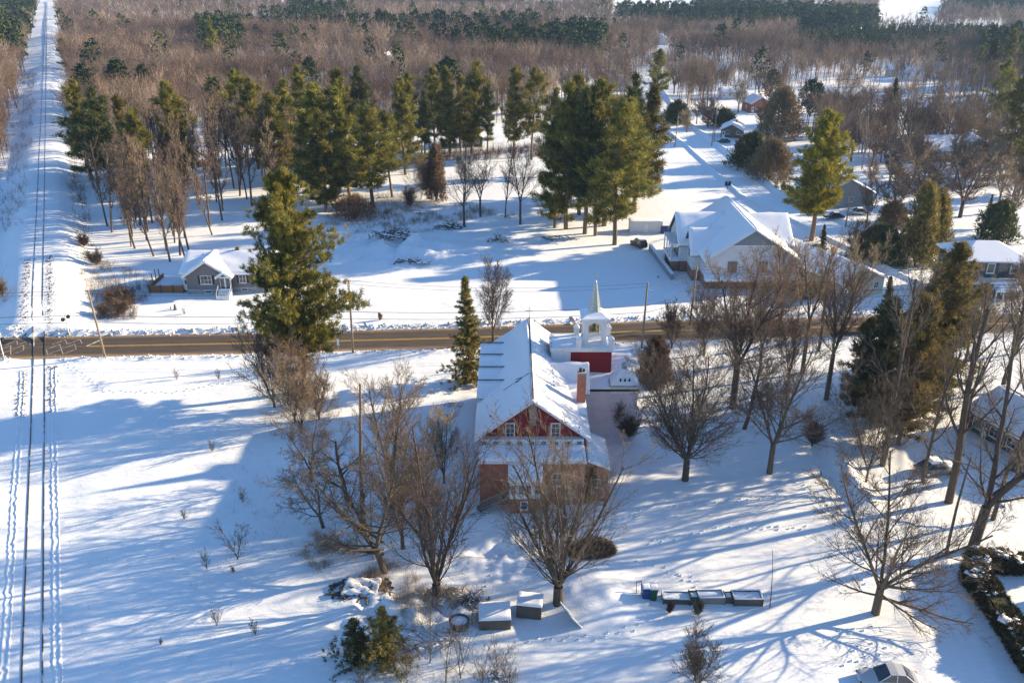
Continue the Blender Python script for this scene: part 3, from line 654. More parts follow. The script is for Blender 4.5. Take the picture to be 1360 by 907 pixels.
# entrance block and bell tower
TX0, TX1, TY0, TY1, TZ = 2.4, 9.3, 13.4, 17.4, 9.85
tw = MB().box(TX0, TX1, TY0, TY1, -.3, TZ).build('tower', M['red'], ch)
mb = MB()
for x0, x1, y0, y1 in ((TX0-.15, TX1+.15, TY0-.15, TY0-.004), (TX0-.15, TX1+.15, TY1+.004, TY1+.15), (TX0-.15, TX0-.004, TY0, TY1), (TX1+.004, TX1+.15, TY0, TY1)): mb.box(x0, x1, y0, y1, TZ-.22, TZ+.28)
mb.build('cornice', M['white'], tw); flat_snow(tw, TX0, TX1, TY0, TY1, TZ+.01, .28, 51, 10, 10)
mb = MB().box(TX0-.02, 4.6, TY0-.06, TY0-.008, 7.6, TZ-.23); mb.build('white_panel', M['white'], tw)
BX, BY = 7.35, 15.3                                       # belfry
mb = MB(); H0 = TZ+.2; hw = 1.3
mb.box(BX-hw-.12, BX+hw+.12, BY-hw-.12, BY+hw+.12, H0, H0+.45)
for sx in (-1, 1):
    for sy in (-1, 1):
        x, y = BX+sx*(hw-.28), BY+sy*(hw-.28); mb.box(x-.28, x+.28, y-.28, y+.28, H0+.45, H0+3.1)
# arches
def arch(fixed, horizontal):
    r = hw - .56; zc = H0 + 2.15; n = 8
    for i in range(n):
        a0, a1 = math.pi*i/n, math.pi*(i+1)/n
        p = [(r*math.cos(a0), zc + r*.8*math.sin(a0)), (r*math.cos(a1), zc + r*.8*math.sin(a1))]
        q = [(p[0][0], H0+3.1), (p[1][0], H0+3.1)]; th = .2
        if horizontal: v = [(BX+x, fixed-th/2, z) for x, z in (p[0], p[1], q[1], q[0])] + [(BX+x, fixed+th/2, z) for x, z in (p[0], p[1], q[1], q[0])]
        else: v = [(fixed-th/2, BY+x, z) for x, z in (p[0], p[1], q[1], q[0])] + [(fixed+th/2, BY+x, z) for x, z in (p[0], p[1], q[1], q[0])]
        mb.add(v, [(0, 1, 2, 3), (7, 6, 5, 4), (0, 4, 5, 1), (1, 5, 6, 2), (2, 6, 7, 3), (3, 7, 4, 0)])
arch(BY-hw+.25, True); arch(BY+hw-.25, True); arch(BX-hw+.25, False); arch(BX+hw-.25, False)
mb.box(BX-hw-.2, BX+hw+.2, BY-hw-.2, BY+hw+.2, H0+3.1, H0+3.3)
bf = mb.build('belfry', M['white'], ch)
# bell
pr = [(.02, .75), (.16, .72), (.24, .55), (.28, .3), (.36, .1), (.48, 0)]; V = []; k = 14
for r_, z_ in pr: V += [(BX + r_*math.cos(6.2832*i/k), BY + r_*math.sin(6.2832*i/k), H0+1.5+z_) for i in range(k)]
MB().add(V, [(a*k+i, a*k+(i+1) % k, (a+1)*k+(i+1) % k, (a+1)*k+i) for a in range(len(pr)-1) for i in range(k)]).bar((BX-.8, BY, H0+2.32), (BX+.8, BY, H0+2.32), .1).build('bell', mat('bell_bronze', (.12, .14, .06), .5, metallic=.6), bf, smooth=True)
# flared snowy skirt and octagonal spire
def ring(r, z, k=8, o=math.pi/8): return [(BX + r*math.cos(o+2*math.pi*i/k), BY + r*math.sin(o+2*math.pi*i/k), z) for i in range(k)]
def skirt(rs, m_, nm, par, cap=True):
    V = []; [V.extend(ring(r, z)) for r, z in rs]; fs = [(a*8+i, a*8+(i+1) % 8, (a+1)*8+(i+1) % 8, (a+1)*8+i) for a in range(len(rs)-1) for i in range(8)]
    if cap: fs += [tuple(range(8))[::-1], tuple(range(len(V)-8, len(V)))]
    return MB().add(V, fs).build(nm, M[m_], par)
sq = [(BX-1.65, BY-1.65), (BX+1.65, BY-1.65), (BX+1.65, BY+1.65), (BX-1.65, BY+1.65)]; sq2 = [(BX+(x-BX)*.42, BY+(y-BY)*.42) for x, y in sq]
za, zb = H0+3.305, H0+3.95
MB().add([(x, y, za) for x, y in sq] + [(x, y, za+.1) for x, y in sq] + [(BX+(x-BX)*.72, BY+(y-BY)*.72, za+.32) for x, y in sq] + [(x, y, zb) for x, y in sq2],
         [(3, 2, 1, 0)] + [(a*4+i, a*4+(i+1) % 4, a*4+4+(i+1) % 4, a*4+4+i) for a in range(3) for i in range(4)] + [(12, 13, 14, 15)]).build('belfry_roof', M['roof_snow'], bf, bevel=.06)
sp = skirt([(.82, H0+3.8), (.66, H0+4.4), (.14, H0+7.3), (.05, H0+7.5)], 'metal', 'spire', ch)
cross(sp, (BX, BY, H0+7.45), 1.2, .7, 'metal', .06)
for sx, sy in ((-1, -1), (1, -1), (1, 1), (-1, 1)):   # pinnacles at the tower's corners
    x, y = BX+sx*1.85, BY+sy*1.75; MB().box(x-.28, x+.28, y-.28, y+.28, TZ+.28, TZ+1.15).box(x-.36, x+.36, y-.36, y+.36, TZ+1.153, TZ+1.3).build('pinnacle', M['white'], tw)
    MB().add([(x-.3, y-.3, TZ+1.305), (x+.3, y-.3, TZ+1.305), (x+.3, y+.3, TZ+1.305), (x-.3, y+.3, TZ+1.305), (x, y, TZ+1.75)], [(0, 1, 4), (1, 2, 4), (2, 3, 4), (3, 0, 4)]).build('pinnacle_cap', M['roof_snow'], tw)
# chimney
c_ = MB().cbox((5.3, 6.0, 5.5), .9, .75, 4.95); chm = c_.build('chimney', M['brick'], ch)
MB().cbox((5.3, 6.0, 10.453), 1.0, .9, .18).build('chimney_cap', M['found'], chm); MB().tube((5.15, 6, 10.63), (5.15, 6, 11.0), .16, k=10).tube((5.5, 6, 10.63), (5.5, 6, 10.9), .13, k=10).build('flue', M['black'], chm)
# sacristy with a lavender wall and a small snowy turret
sx0, sx1, sy0, sy1, sz = 5.9, 12.1, 10.6, 17.4, 6.1
sac = MB().box(sx0, sx1, sy0, sy1, -.3, sz).build('sacristy', M['stucco'], ch)
MB().box(sx0-.12, sx1+.12, sy0-.12, sy0-.004, sz-.1, sz+.16).box(sx1+.004, sx1+.12, sy0, sy1, sz-.1, sz+.16).build('eave', M['black'], sac)
flat_snow(sac, sx0-.1, sx1, sy0-.1, sy1, sz+.02, .3, 61, z1=7.5)
a, b_, c0, c1 = 8.9, 12.3, 10.35, 13.4; tz = 6.6
tur = MB().box(a+.15, b_-.15, c0+.15, c1-.15, sz-.4, tz).build('turret', M['white'], sac)
MB().box(a, b_, c0, c1, tz+.003, tz+.16).build('turret_eave', M['metal'], tur)
mx_, my_ = (a+b_)/2, (c0+c1)/2
MB().add([(a+.1, c0+.1, tz+.163), (b_-.1, c0+.1, tz+.163), (b_-.1, c1-.1, tz+.163), (a+.1, c1-.1, tz+.163), (mx_-.3, my_-.3, tz+1.7), (mx_+.3, my_-.3, tz+1.7), (mx_+.3, my_+.3, tz+1.7), (mx_-.3, my_+.3, tz+1.7)],
         [(0, 1, 5, 4), (1, 2, 6, 5), (2, 3, 7, 6), (3, 0, 4, 7), (4, 5, 6, 7)]).build('turret_roof', M['roof_snow'], tur, bevel=.05)
MB().tube((mx_, my_, tz+1.7), (mx_, my_, tz+2.15), .3, k=10).tube((mx_, my_, tz+2.153), (mx_, my_, tz+2.45), .38, .05, k=10).build('cupola', M['metal'], tur)
for t_ in range(3): MB().tube((mx_-.5+t_*.5, c0+.5, tz+.5), (mx_-.5+t_*.5, c0+.35, tz+.95), .16, .03, k=6).build('finial', M['dark'], tur)
window(sac, (11.902, 14.5, 3.4), 1.1, 1.8, R(90))
# gable windows, tall white frames
for x in (-2.3, 2.3): window(ch, (x, 0, 6.9), 1.0, 1.75, nx=2, nz=3, fw=.12)
mb = MB().box(-.35, .35, -.25, -.004, 7.6, 10.0); mb.build('gable_shaft', M['wood_grey'], ch)
# brick annex in front with snow on its flat roof
AX0, AX1, AY0 = -5.35, 5.2, -3.0
an = MB().box(AX0, AX1, AY0, -.07, -.3, 5.0).build('annex', M['brick'], ch)
MB().box(AX0-.1, AX1+.1, AY0-.12, AY0-.004, 4.85, 5.1).box(AX0-.12, AX0-.004, AY0, 0, 4.85, 5.1).box(AX1+.004, AX1+.12, AY0, 0, 4.85, 5.1).build('cornice', M['white'], an)
flat_snow(an, AX0-.05, AX1+.05, AY0-.1, -.75, 5.11, .3, 71, 12, 6, z1=5.45)
gal = MB().box(AX0+.05, AX1-.05, -.72, -.075, 5.0, 6.25).build('gallery', M['white'], an)
for i in range(9):
    x = -4.9 + i*1.2
    if x < 5: window(gal, (x, -.72, 5.82), .62, .55, nx=1, nz=2, sill=False, fw=.06)
# enclosed porch over the side door
po = MB().box(-2.35, .8, -4.6, AY0-.005, 1.75, 3.75).build('porch', M['white'], ch)
flat_snow(po, -2.5, .95, -4.75, AY0, 3.76, .32, 73, 7, 6, z1=4.75)
for i, x in enumerate((-1.95, -1.2, -.45, .35)): window(po, (x, -4.6, 2.85), .6, 1.15, nx=1, nz=2, fw=.08, sill=False)
MB().box(-2.2, .65, -4.5, AY0-.01, -.3, 1.74).build('porch_base', M['brick'], po)
window(po, (-.9, -4.503, .95), .75, .95, nx=1, nz=2)
window(an, (2.4, AY0, 3.0), 1.0, 1.5); window(an, (3.6, AY0, 1.4), .9, 1.2)
mb = MB()                                                  # stairs
for i in range(9): mb.box(-5.6+.36*i, -5.6+.36*(i+1), -4.5, -3.5, .12+.19*i, .2+.19*i)
mb.bar((-5.6, -4.45, .1), (-2.4, -4.45, 1.8), .1, .25).bar((-5.6, -3.55, .1), (-2.4, -3.55, 1.8), .1, .25).bar((-5.6, -4.5, 1.1), (-2.4, -4.5, 2.8), .08)
for i in range(10): x = -5.6+.35*i; mb.bar((x, -4.5, .1+.19*i), (x, -4.5, 1.12+.185*i), .05)
mb.build('stairs', M['wood_grey'], ch)
# lean-to on the sunny side
ln = MB().poly_prism([(5.45, -.3), (7.5, -.3), (7.5, 3.7), (5.45, 4.7)], -2.4, 3.4).build('lean_to', M['brick'], ch)
MB().slab([(5.42, -2.6, 4.76), (7.75, -2.6, 3.72), (7.75, 3.6, 3.72), (5.42, 3.6, 4.76)], .3, 7, 9, .07, 81).build('roof_snow', M['roof_snow'], ln, smooth=True)
window(ln, (6.5, -2.4, 2.2), .7, 1.0); window(ln, (7.5, .6, 2.2), .9, 1.1, R(90))
for y in (3.5, 7.5, 11.5, 15.5): window(ch, (L0, y, 3.6), 1.0, 2.2, R(-90), nx=2, nz=4)
tag(thing('ivy_vine', 'dark creeper climbing the brick lean-to corner of the church', 'vine', (CX+5.6, CY-2.6, 0)))
def iv(rg, n):
    p = np.stack([rg.uniform(-.75, .75, n), rg.uniform(-.25, .1, n), rg.beta(1.2, 1.4, n)*4.4], 1); d = np.tile([0, -1., .3], (n, 1)); return p, d
link('foliage', leafy_mesh(3, iv, 380, .16, .05, 'cedar'), bpy.data.objects['ivy_vine'])

# ---------------------------------------------------------------- the parish hall
hl = thing('parish_hall', 'large white sided hall with brick base and four snowy gables', 'hall', (40.0, 138.0, 0))
gable_walls(-7.6, 7.6, 0, 21.5, 5.2, 10.3, 0, z0=1.95).build('wall', M['sid_white'], hl)
MB().box(-7.55, 7.55, .05, 21.4, -.3, 1.94).build('brick_base', M['hall_brick'], hl)
gable_roof(hl, -7.6, 7.6, 0, 21.5, 5.2, 10.3, 0, over=.55, snow=.3, seed=100, n=14, m=16)
mb = MB().add([(-4.0, -.03, 7.62), (4.0, -.03, 7.62), (0, -.03, 10.2), (-4.0, -.006, 7.62), (4.0, -.006, 7.62), (0, -.006, 10.2)], [(0, 1, 2), (0, 3, 4, 1), (1, 4, 5, 2), (2, 5, 3, 0)]); mb.build('gable_panel', M['sid_slate'], hl)
MB().box(-4.6, 4.6, -.1, -.032, 7.4, 7.6).build('gable_trim', M['white'], hl)
for x in (-3.2, 1.9): window(hl, (x, 0, 3.9), 1.5, 1.7, fm='wood_dark', nx=2, nz=1)
flat_snow(hl, -7.9, 7.9, -1.6, -.05, 2.0, .2, 104, 10, 4, name='ledge_snow', z1=2.5)
MB().box(-7.8, 7.8, -1.5, -.01, 1.75, 1.98).build('ledge', M['white'], hl)
# wings: two gables towards the field, one towards the side street
def wingx(x0, x1, yc, hwid, ze, zr, seed, label=None, panel=True):
    w = gable_walls(yc-hwid, yc+hwid, x0, x1, ze, zr, z0=1.955); w.v = [(b, a, z) for a, b, z in w.v]; o_ = w.build('wing', M['sid_white'], hl)
    MB().box(x0+.05, x1-.05, yc-hwid+.05, yc+hwid-.05, -.3, 1.95).build('wing_base', M['hall_brick'], o_)
    gable_roof(o_, yc-hwid, yc+hwid, x0, x1, ze, zr, over=.5, snow=.28, seed=seed, axis='x', n=8, m=10); return o_
w1 = wingx(-10.3, -2.2, 13.8, 4.9, 5.2, 9.3, 110); w2 = wingx(-9.0, -2.0, 7.2, 3.1, 5.0, 8.3, 114); w3 = wingx(2.0, 8.9, 13.6, 5.6, 5.2, 9.2, 118)
for yy in (10.6, 12.9): MB().box(-10.36, -10.305, yy, yy+1.7, 2.4, 4.9).build('dark_window', M['glass'], w1)
MB().box(-12.0, -10.31, 8.9, 16, 1.9, 2.2).build('gallery_floor', M['white'], w1); flat_snow(w1, -12.1, -10.32, 8.8, 16, 2.21, .16, 121, 5, 8, name='gallery_snow')
for yy in (8.95, 11.0, 13.2, 15.8): MB().box(-12.0, -11.82, yy, yy+.18, 2.2, 5.0).build('gallery_post', M['white'], w1)
MB().box(-12.1, -10.32, 8.8, 16.1, 5.0, 5.2).build('gallery_roof', M['white'], w1)
MB().box(-11.7, -10.33, 9.2, 15.8, -.3, 1.89).build('gallery_base', M['hall_brick'], w1)
window(w2, (-9.0, 7.2, 4.2), 1.4, 1.6, R(-90)); window(w3, (8.9, 13.6, 4.2), 1.6, 1.6, R(90))
# dark ramp beside the hall
rp = thing('retaining_wall', 'long dark sloping wall beside the parish hall drive', 'wall', (0, 0, 0))
p0, p1 = G(863, 332), G(893, 372); MB().bar((*p0, .3), (*p1, .3), .5, 1.6).build('wall', M['sid_slate'], rp); MB().bar((*p0, 1.14), (*p1, 1.14), .55, .1).build('coping_snow', M['roof_snow'], rp)
rp.location = (0, 0, 0)

# ---------------------------------------------------------------- grey bungalow beyond the road
bg = thing('bungalow', 'grey sided bungalow with snowy gable roof and white entrance steps', 'house', (-47.3, 136.3, 0), 0)
MB().box(-7.2, 7.3, 0, 8.5, -.3, .9).build('foundation', M['found'], bg)
MB().box(-7.25, 7.35, -.04, 8.55, .9, 3.3).build('wall', M['sid_grey'], bg)
mb = gable_walls(-.1, 8.6, -7.3, 7.4, 3.31, 5.5, z0=3.31); mb.v = [(b, a, z) for a, b, z in mb.v]; mb.build('attic', M['sid_grey'], bg)
gable_roof(bg, -.1, 8.6, -7.3, 7.4, 3.35, 5.6, over=.45, snow=.3, seed=130, axis='x', n=10, m=14)
fg = gable_walls(-6.4, .7, -1.1, 4.2, 3.3, 5.7, z0=.9).build('front_gable', M['sid_grey'], bg); MB().box(-6.35, .65, -1.05, -.045, -.3, .9).build('gable_foundation', M['found'], fg)
gable_roof(fg, -6.4, .7, -1.1, 4.2, 3.3, 5.7, over=.5, snow=.28, seed=134, n=8, m=8)
window(fg, (-3.1, -1.1, 2.55), 1.9, 1.5, nx=3, nz=2, shutters=True); window(fg, (-3.0, -1.053, .45), 1.2, .5, nx=1, nz=1)
window(bg, (2.6, -.04, 2.4), 1.2, 1.5, shutters=True); window(bg, (5.4, -.04, 2.4), 1.2, 1.5, shutters=True); window(bg, (2.7, 0, .5), 1.1, .45, nx=1, nz=1)
door(bg, (-6.9, -.04, .4), .85, 2.1)
en = MB().box(-.75, 1.0, -1.5, -1.106, .5, 3.2).build('entrance', M['white'], fg)
for x in (-.35, .55): MB().box(x-.32, x+.32, -1.53, -1.503, 1.15, 2.9).build('pane', M['glass'], en)
gable_roof(fg, -1.1, 1.35, -2.0, -1.0, 3.15, 3.9, over=.15, t=.08, snow=.2, seed=137, n=5, m=5, name='entrance_roof')
st = MB()
for i in range(5): st.box(-.9, 1.15, -2.1-.3*(i+1), -2.1-.3*i-.004, -.3, .95-.18*i)
st.box(-.9, 1.15, -2.1, -1.51, -.3, 1.05); st.build('steps', M['white'], bg)
flat_snow(bg, -.85, 1.1, -2.1, -1.55, 1.06, .18, 139, 4, 4, name='step_snow')
for x in (-.92, 1.17): MB().bar((x, -2.1, 1.9), (x, -3.5, 1.0), .05).bar((x, -3.5, 0), (x, -3.5, 1.0), .06).bar((x, -2.1, .9), (x, -2.1, 1.9), .06).build('handrail', M['white'], bg)
MB().cbox((.9, 4.4, 5.2), .6, .6, 1.2).build('chimney', M['wood_dark'], bg)
MB().tube((-4.6, 3.2, 5.0), (-4.6, 3.2, 5.7), .08, k=8).build('vent_pipe', M['black'], bg)
fn = thing('board_fence', 'low orange cedar board fence joined to the grey bungalow', 'fence', (-60.4, 136.0, 0))
MB().box(0, 5.75, -.06, .06, -.2, 1.25).box(-.06, .06, .07, 6.5, -.2, 1.25).build('panel', M['wood_orange'], fn)
for x in (.0, 2.0, 4.0, 5.7): MB().box(x-.08, x+.08, -.16, -.064, -.2, 1.45).build('post', M['wood_dark'], fn)
for y_, h_ in ((2.0, 2.6), (3.5, 2.9), (5.0, 2.4)): MB().box(-.2, -.065, y_, y_+.13, -.2, h_).build('post', M['wood_orange'], fn)
fn2 = MB().slab([(.1, .1, .45), (5.7, .1, .45), (5.7, 6.4, .45), (.1, 6.4, .45)], .25, 8, 8, .05, 5); dk = thing('garden_deck', 'raised snow covered deck behind the orange board fence', 'deck', (-60.4, 136.0, 0))
MB().box(.1, 5.7, .1, 6.4, .1, .44).build('platform', M['wood_grey'], dk); fn2.build('snow_cover', M['roof_snow'], dk, smooth=True)
sd = thing('garden_shed', 'small dark gabled shed half hidden behind the bungalow roof', 'shed', (-42.8, 152.5, 0)); gable_walls(-1.8, 1.8, 0, 3, 2.6, 3.7).build('wall', M['sid_brown'], sd)
gable_roof(sd, -1.8, 1.8, 0, 3, 2.6, 3.7, over=.3, snow=.2, seed=140, n=5, m=5, fascia='black')

# ---------------------------------------------------------------- houses of the village
def simple_house(label, loc, rz, w, d, ze, zr, wm, seed, axis='y', cat='house', name='house', chim=True, wins=2, over=.4, two=False, snow=.28, doorm='white', det=True):
    h = thing(name, label, cat, (loc[0], loc[1], 0), rz)
    mb = gable_walls(-w/2, w/2, 0, d, ze, zr)
    if axis == 'x': mb = gable_walls(0, d, -w/2, w/2, ze, zr); mb.v = [(b, a, z) for a, b, z in mb.v]
    mb.build('wall', M[wm], h)
    if axis == 'y': gable_roof(h, -w/2, w/2, 0, d, ze, zr, over=over, snow=snow, seed=seed, n=7, m=7)
    else: gable_roof(h, 0, d, -w/2, w/2, ze, zr, over=over, snow=snow, seed=seed, axis='x', n=7, m=7)
    if not det: return h
    for i in range(wins):
        x = -w/2 + w*(i+.5)/wins + (w*.06 if wins > 1 else .6)
        for z in ((1.7, 4.4) if two else (1.8,)): window(h, (x, 0, z), 1.1, 1.1)
    door(h, (-w/2+.8 if wins > 1 else 0, 0, .1), .9, 2.0, m=doorm)
    for s, yaw in ((-1, -90), (1, 90)): window(h, (s*w/2, d*.5, 1.8), 1.1, 1.1, R(yaw))
    if chim: MB().cbox((w*.15, d*.5, zr-.8), .6, .6, 1.6).build('chimney', M['brick'], h)
    return h
g = G(977, 184); simple_house('small cabin with snowy gable roof and dark red porch by the side street', (g[0]-1.5, g[1]), R(-18), 6.5, 9, 2.7, 4.4, 'sid_brown', 200)
rv = thing('garden_screen', 'low red brown board screen in front of the small cabin', 'fence', (G(992, 184)[0], G(992, 184)[1]-1, 0), R(-5)); MB().box(-3.6, 3.6, -.08, .08, -.2, 1.3).build('panel', M['orange'], rv); MB().box(-3.6, 3.6, -.12, .12, 1.303, 1.4).build('snow_cover', M['roof_snow'], rv)
g = G(1132, 277); hb = simple_house('grey house with steep snowy roof behind the tall yellow green pine', (g[0]-1, g[1]+1), R(14), 13, 11, 3.0, 6.4, 'sid_slate', 204, wins=3)
g = G(1010, 150); simple_house('red brick house with snowy roof at the far bend of the side street', g, R(10), 8, 8, 3.4, 5.6, 'brick', 208)
g = G(975, 132); simple_house('low white house with flat looking snowy roof beyond the hedge', g, R(0), 10, 7, 2.8, 4.2, 'sid_white', 212, axis='x')
g = G(1250, 215); simple_house('wide blue shaded house with broad snow covered roof among bare trees', g, R(8), 14, 10, 3.0, 6.2, 'sid_slate', 216, axis='x', wins=3)
g = G(1290, 212); simple_house('house with blue shaded snow roof next to two small firs', (g[0]+2, g[1]+2), R(-10), 10, 9, 2.9, 5.5, 'sid_cream', 220)
g = G(1315, 168); simple_house('long low blue house with snow roof behind the dark firs', g, R(5), 16, 9, 3.0, 5.2, 'sid_blue', 224, axis='x', wins=3)
g = G(1222, 108); simple_house('far small house with bright blue snow roof in the wood', g, R(20), 10, 9, 3.2, 6.0, 'sid_white', 228, det=False)
g = G(1192, 103); simple_house('far small cream house in the wood facing the sun', g, R(0), 8, 6, 3.6, 5.4, 'sid_cream', 232, det=False, axis='x')
g = G(738, 122); simple_house('far house with long sunlit snow roof above the pine row', g, R(35), 9, 16, 3.4, 6.8, 'sid_white', 236, det=False)
g = G(818, 122); simple_house('far house whose snow roof shows between pine tops', g, R(-20), 10, 9, 3.2, 6.2, 'sid_white', 240, det=False, axis='x')
g = G(800, 90); simple_house('tiny far cabin with white roof in the brown wood', g, R(-10), 9, 7, 3, 5.5, 'sid_cream', 242, det=False)
g = G(512, 95); simple_house('lone white roofed cabin deep in the pale wood', g, R(-10), 9, 7, 3.5, 9, 'sid_white', 244, det=False)
g = G(625, 196); simple_house('pale blue cottage hidden behind dark pine trunks', g, R(0), 7, 7, 3.0, 5.2, 'sid_blue', 248, wins=2)
g = G(1180, 172); simple_house('white cottage with snowy roof beside the dark pointed spruce', g, R(25), 9, 9, 2.9, 5, 'sid_white', 252)
g = G(1128, 140); simple_house('far cottage with snow roof between thin trunks', g, R(0), 9, 7, 2.9, 5, 'sid_cream', 256, det=False, axis='x')
g = G(1160, 395); simple_house('long low house with snowy roof hidden behind trees beside the hall', (g[0]-2, g[1]), R(24), 9, 18, 2.9, 5.0, 'sid_cream', 260)
g = G(878, 60); simple_house('tiny far house with white roof above the round pine', g, R(0), 9, 7, 3.5, 7, 'sid_white', 262, det=False)
# two storeyed house with hipped snow roof and balcony
vh = thing('balcony_house', 'two storey house with hipped snow roof, white balcony posts and dark windows', 'house', (77.6, 133.0, 0), R(-3))
MB().box(-5.2, 5.2, 0, 8.5, -.3, 6.6).build('wall', M['sid_blue'], vh)
q = [(-5.8, -.7, 6.62), (5.8, -.7, 6.62), (5.8, 9.1, 6.62), (-5.8, 9.1, 6.62)]; rd = [(-1.6, 4.2, 8.7), (1.8, 4.2, 8.7)]
MB().add(q + rd + [(x, y, z-.2) for x, y, z in q], [(0, 1, 5, 4), (1, 2, 5), (2, 3, 4, 5), (3, 0, 4), (6, 7, 1, 0), (7, 8, 2, 1), (8, 9, 3, 2), (9, 6, 0, 3), (9, 8, 7, 6)]).build('roof', M['roof_snow'], vh, bevel=.12)
for x in (-3.8, -.4, 3.3): window(vh, (x, 0, 5.3), 1.3, 1.7, nx=1, nz=2, fw=.14)
for x in (-2.1, 1.5): MB().box(x-.75, x+.75, -.05, -.004, 4.4, 6.2).build('dark_window', M['glass'], vh)
bl = MB().box(-5.2, 5.2, -1.8, -.01, 3.1, 3.3).build('balcony', M['white'], vh); flat_snow(bl, -5.2, 5.2, -1.85, -.06, 3.31, .2, 270, 9, 4, name='balcony_snow')
mb = MB()
for i in range(22): mb.box(-5.15+i*.49, -5.1+i*.49, -1.78, -1.73, 3.3, 4.1)
mb.box(-5.2, 5.2, -1.8, -1.7, 4.103, 4.2); mb.build('railing', M['white'], bl)
for x in (-5, -1.7, 1.7, 5): MB().box(x-.09, x+.09, -1.75, -1.57, -.2, 3.09).build('post', M['white'], vh)
for x in (-2.6, 2.8): window(vh, (x, 0, 1.7), 1.5, 1.6)
door(vh, (.3, 0, .1), 1.0, 2.1)
MB().slab([(-.5, -3.4, 2.4), (3.8, -3.4, 2.4), (3.8, -1.85, 2.95), (-.5, -1.85, 2.95)], .25, 6, 5, .05, 273).build('porch_roof', M['roof_snow'], vh, smooth=True)
for x in (-.3, 3.6): MB().box(x-.08, x+.08, -3.3, -3.14, -.2, 2.42).build('post', M['white'], vh)
# verandah house at the lower right
ang = math.atan2(G(1345, 607)[1]-G(1286, 572)[1], G(1345, 607)[0]-G(1286, 572)[0])
g = G(1283, 568); gb = thing('verandah_house', 'dark teal house with white verandah posts and deep snow roof in shade', 'house', (g[0], g[1], 0), ang)
MB().box(0, 13, 0, 8.5, -.3, 2.5).build('wall', M['sid_blue'], gb)
mb = gable_walls(0, 8.5, 0, 13, 2.5, 4.4, z0=2.5); mb.v = [(b, a, z) for a, b, z in mb.v]; mb.build('attic', M['sid_blue'], gb)
gable_roof(gb, 0, 8.5, 0, 13, 2.5, 4.4, over=.5, snow=.42, seed=280, axis='x', n=9, m=12)
for i in range(6):
    x = .2 + i*2.4; MB().box(x-.09, x+.09, -.4, -.22, -.2, 2.25).build('post', M['white'], gb)
    if i < 5: window(gb, (x+1.2, 0, 1.35), 1.3, 1.2, glass='glass')
# white shed and bins beyond the field
g = G(858, 309); ws = thing('storage_shed', 'long low white sided shed behind the dark car', 'shed', (g[0], g[1], 0)); MB().box(-3.3, 3.3, 0, 2.6, -.2, 2.2).build('wall', M['sid_white'], ws); flat_snow(ws, -3.4, 3.4, -.1, 2.7, 2.21, .2, 290)
MB().box(-.4, .4, -.04, -.003, 0, 1.8).build('door', M['white'], ws)
for i, px in enumerate((880, 885, 890)):
    g = G(px, 309); t = thing('wheelie_bin', ('dark bin next to the white shed, nearest to it', 'dark bin in the middle of three behind the hall', 'dark bin of three standing closest to the hall')[i], 'bin', (g[0], g[1], 0), 0, 'bins behind the parish hall'); MB().box(-.4, .4, -.4, .4, -.1, 1.2).build('bin_body', M['binblue'], t); MB().box(-.44, .44, -.46, .44, 1.203, 1.32).build('lid', M['black'], t)
# ---------------------------------------------------------------- street furniture, vehicles, yard things
def utility_pole(label, px, base, top_h, lean=(0, 0), lamp=False, arm=True, arm_rz=0, transformer=False):
    x, y = G(px, base); z = gz(x, y); t = thing('utility_pole', label, 'utility pole', (x, y, z), 0, 'wooden poles along the road')
    tx, ty = lean
    MB().tube((0, 0, -.5), (tx, ty, top_h), .17, .11, 10).build('post', M['pole'], t, smooth=True)
    if arm:
        c_, s_ = math.cos(arm_rz), math.sin(arm_rz); zz = top_h - .5; w = 1.1
        MB().bar((tx-s_*w, ty+c_*w, zz), (tx+s_*w, ty-c_*w, zz), .1, .12).build('crossarm', M['pole'], t)
        for k in (-1, 0, 1): MB().tube((tx-s_*w*.85*k, ty+c_*w*.85*k, zz+.07), (tx-s_*w*.85*k, ty+c_*w*.85*k, zz+.3), .05, .03, 8).build('insulator', M['metal'], t)
    if transformer: MB().tube((tx*.85+.35, ty, top_h-2.2), (tx*.85+.35, ty, top_h-1.2), .25, k=12).build('transformer', M['metal'], t)
    if lamp:
        MB().bar((tx, ty, top_h-1.0), (tx+.2, ty-1.5, top_h-.5), .06).build('lamp_arm', M['metal'], t); MB().cbox((tx+.22, ty-1.7, top_h-.6), .25, .6, .12).build('lamp_head', M['metal'], t)
    return (x+tx, y+ty, z+top_h)
pp = [utility_pole('tall wooden pole with its foot by the yellow line near the rail crossing', 140, 475, 9.9, (-.5, 0), arm=False),
      utility_pole('wooden pole with crossarm right of the big green pine', 469, 470, 10.7, (.2, 0), lamp=True),
      utility_pole('slim wooden pole with lamp by the road right of the bell tower', 852, 461, 9.8, (.3, 0), lamp=True, arm=False),
      utility_pole('wooden pole among the bare trees in front of the parish hall', 916, 432, 9.5, (.3, 0)),
      utility_pole('wooden pole behind the trees close to the balcony house', 1225, 436, 9.5, (.2, 0))]
utility_pole('pole at the street mouth, behind the field', 896, 196, 9.5, (.4, 0), arm=False, lamp=True)
utility_pole('pole with transformer near the small cabin', 948, 190, 10.5, (0, 0), transformer=True)
utility_pole('short pole in front of the cabin corner', 945, 193, 6.5, (.2, 0), arm=False)
utility_pole('thin pole standing in the garden behind the tall yellow pine', 1123, 300, 8.5, (.1, 0), arm=False)
def cable(name, label, pts, r=.018, sag=.9, group='cables strung along the road'):
    mb = []; 
    for a, b in zip(pts[:-1], pts[1:]):
        prev = None
        for i in range(13):
            t = i/12; p = [a[k]+(b[k]-a[k])*t for k in range(3)]; p[2] -= sag*4*t*(1-t)
            if prev: mb.append((*prev, *p, r, r))
            prev = p
    V, Fq = tubes(mb, 4); me = mesh_np(name, V, [Fq], M['wire']); tag(link(name, me), label, 'cable', group)
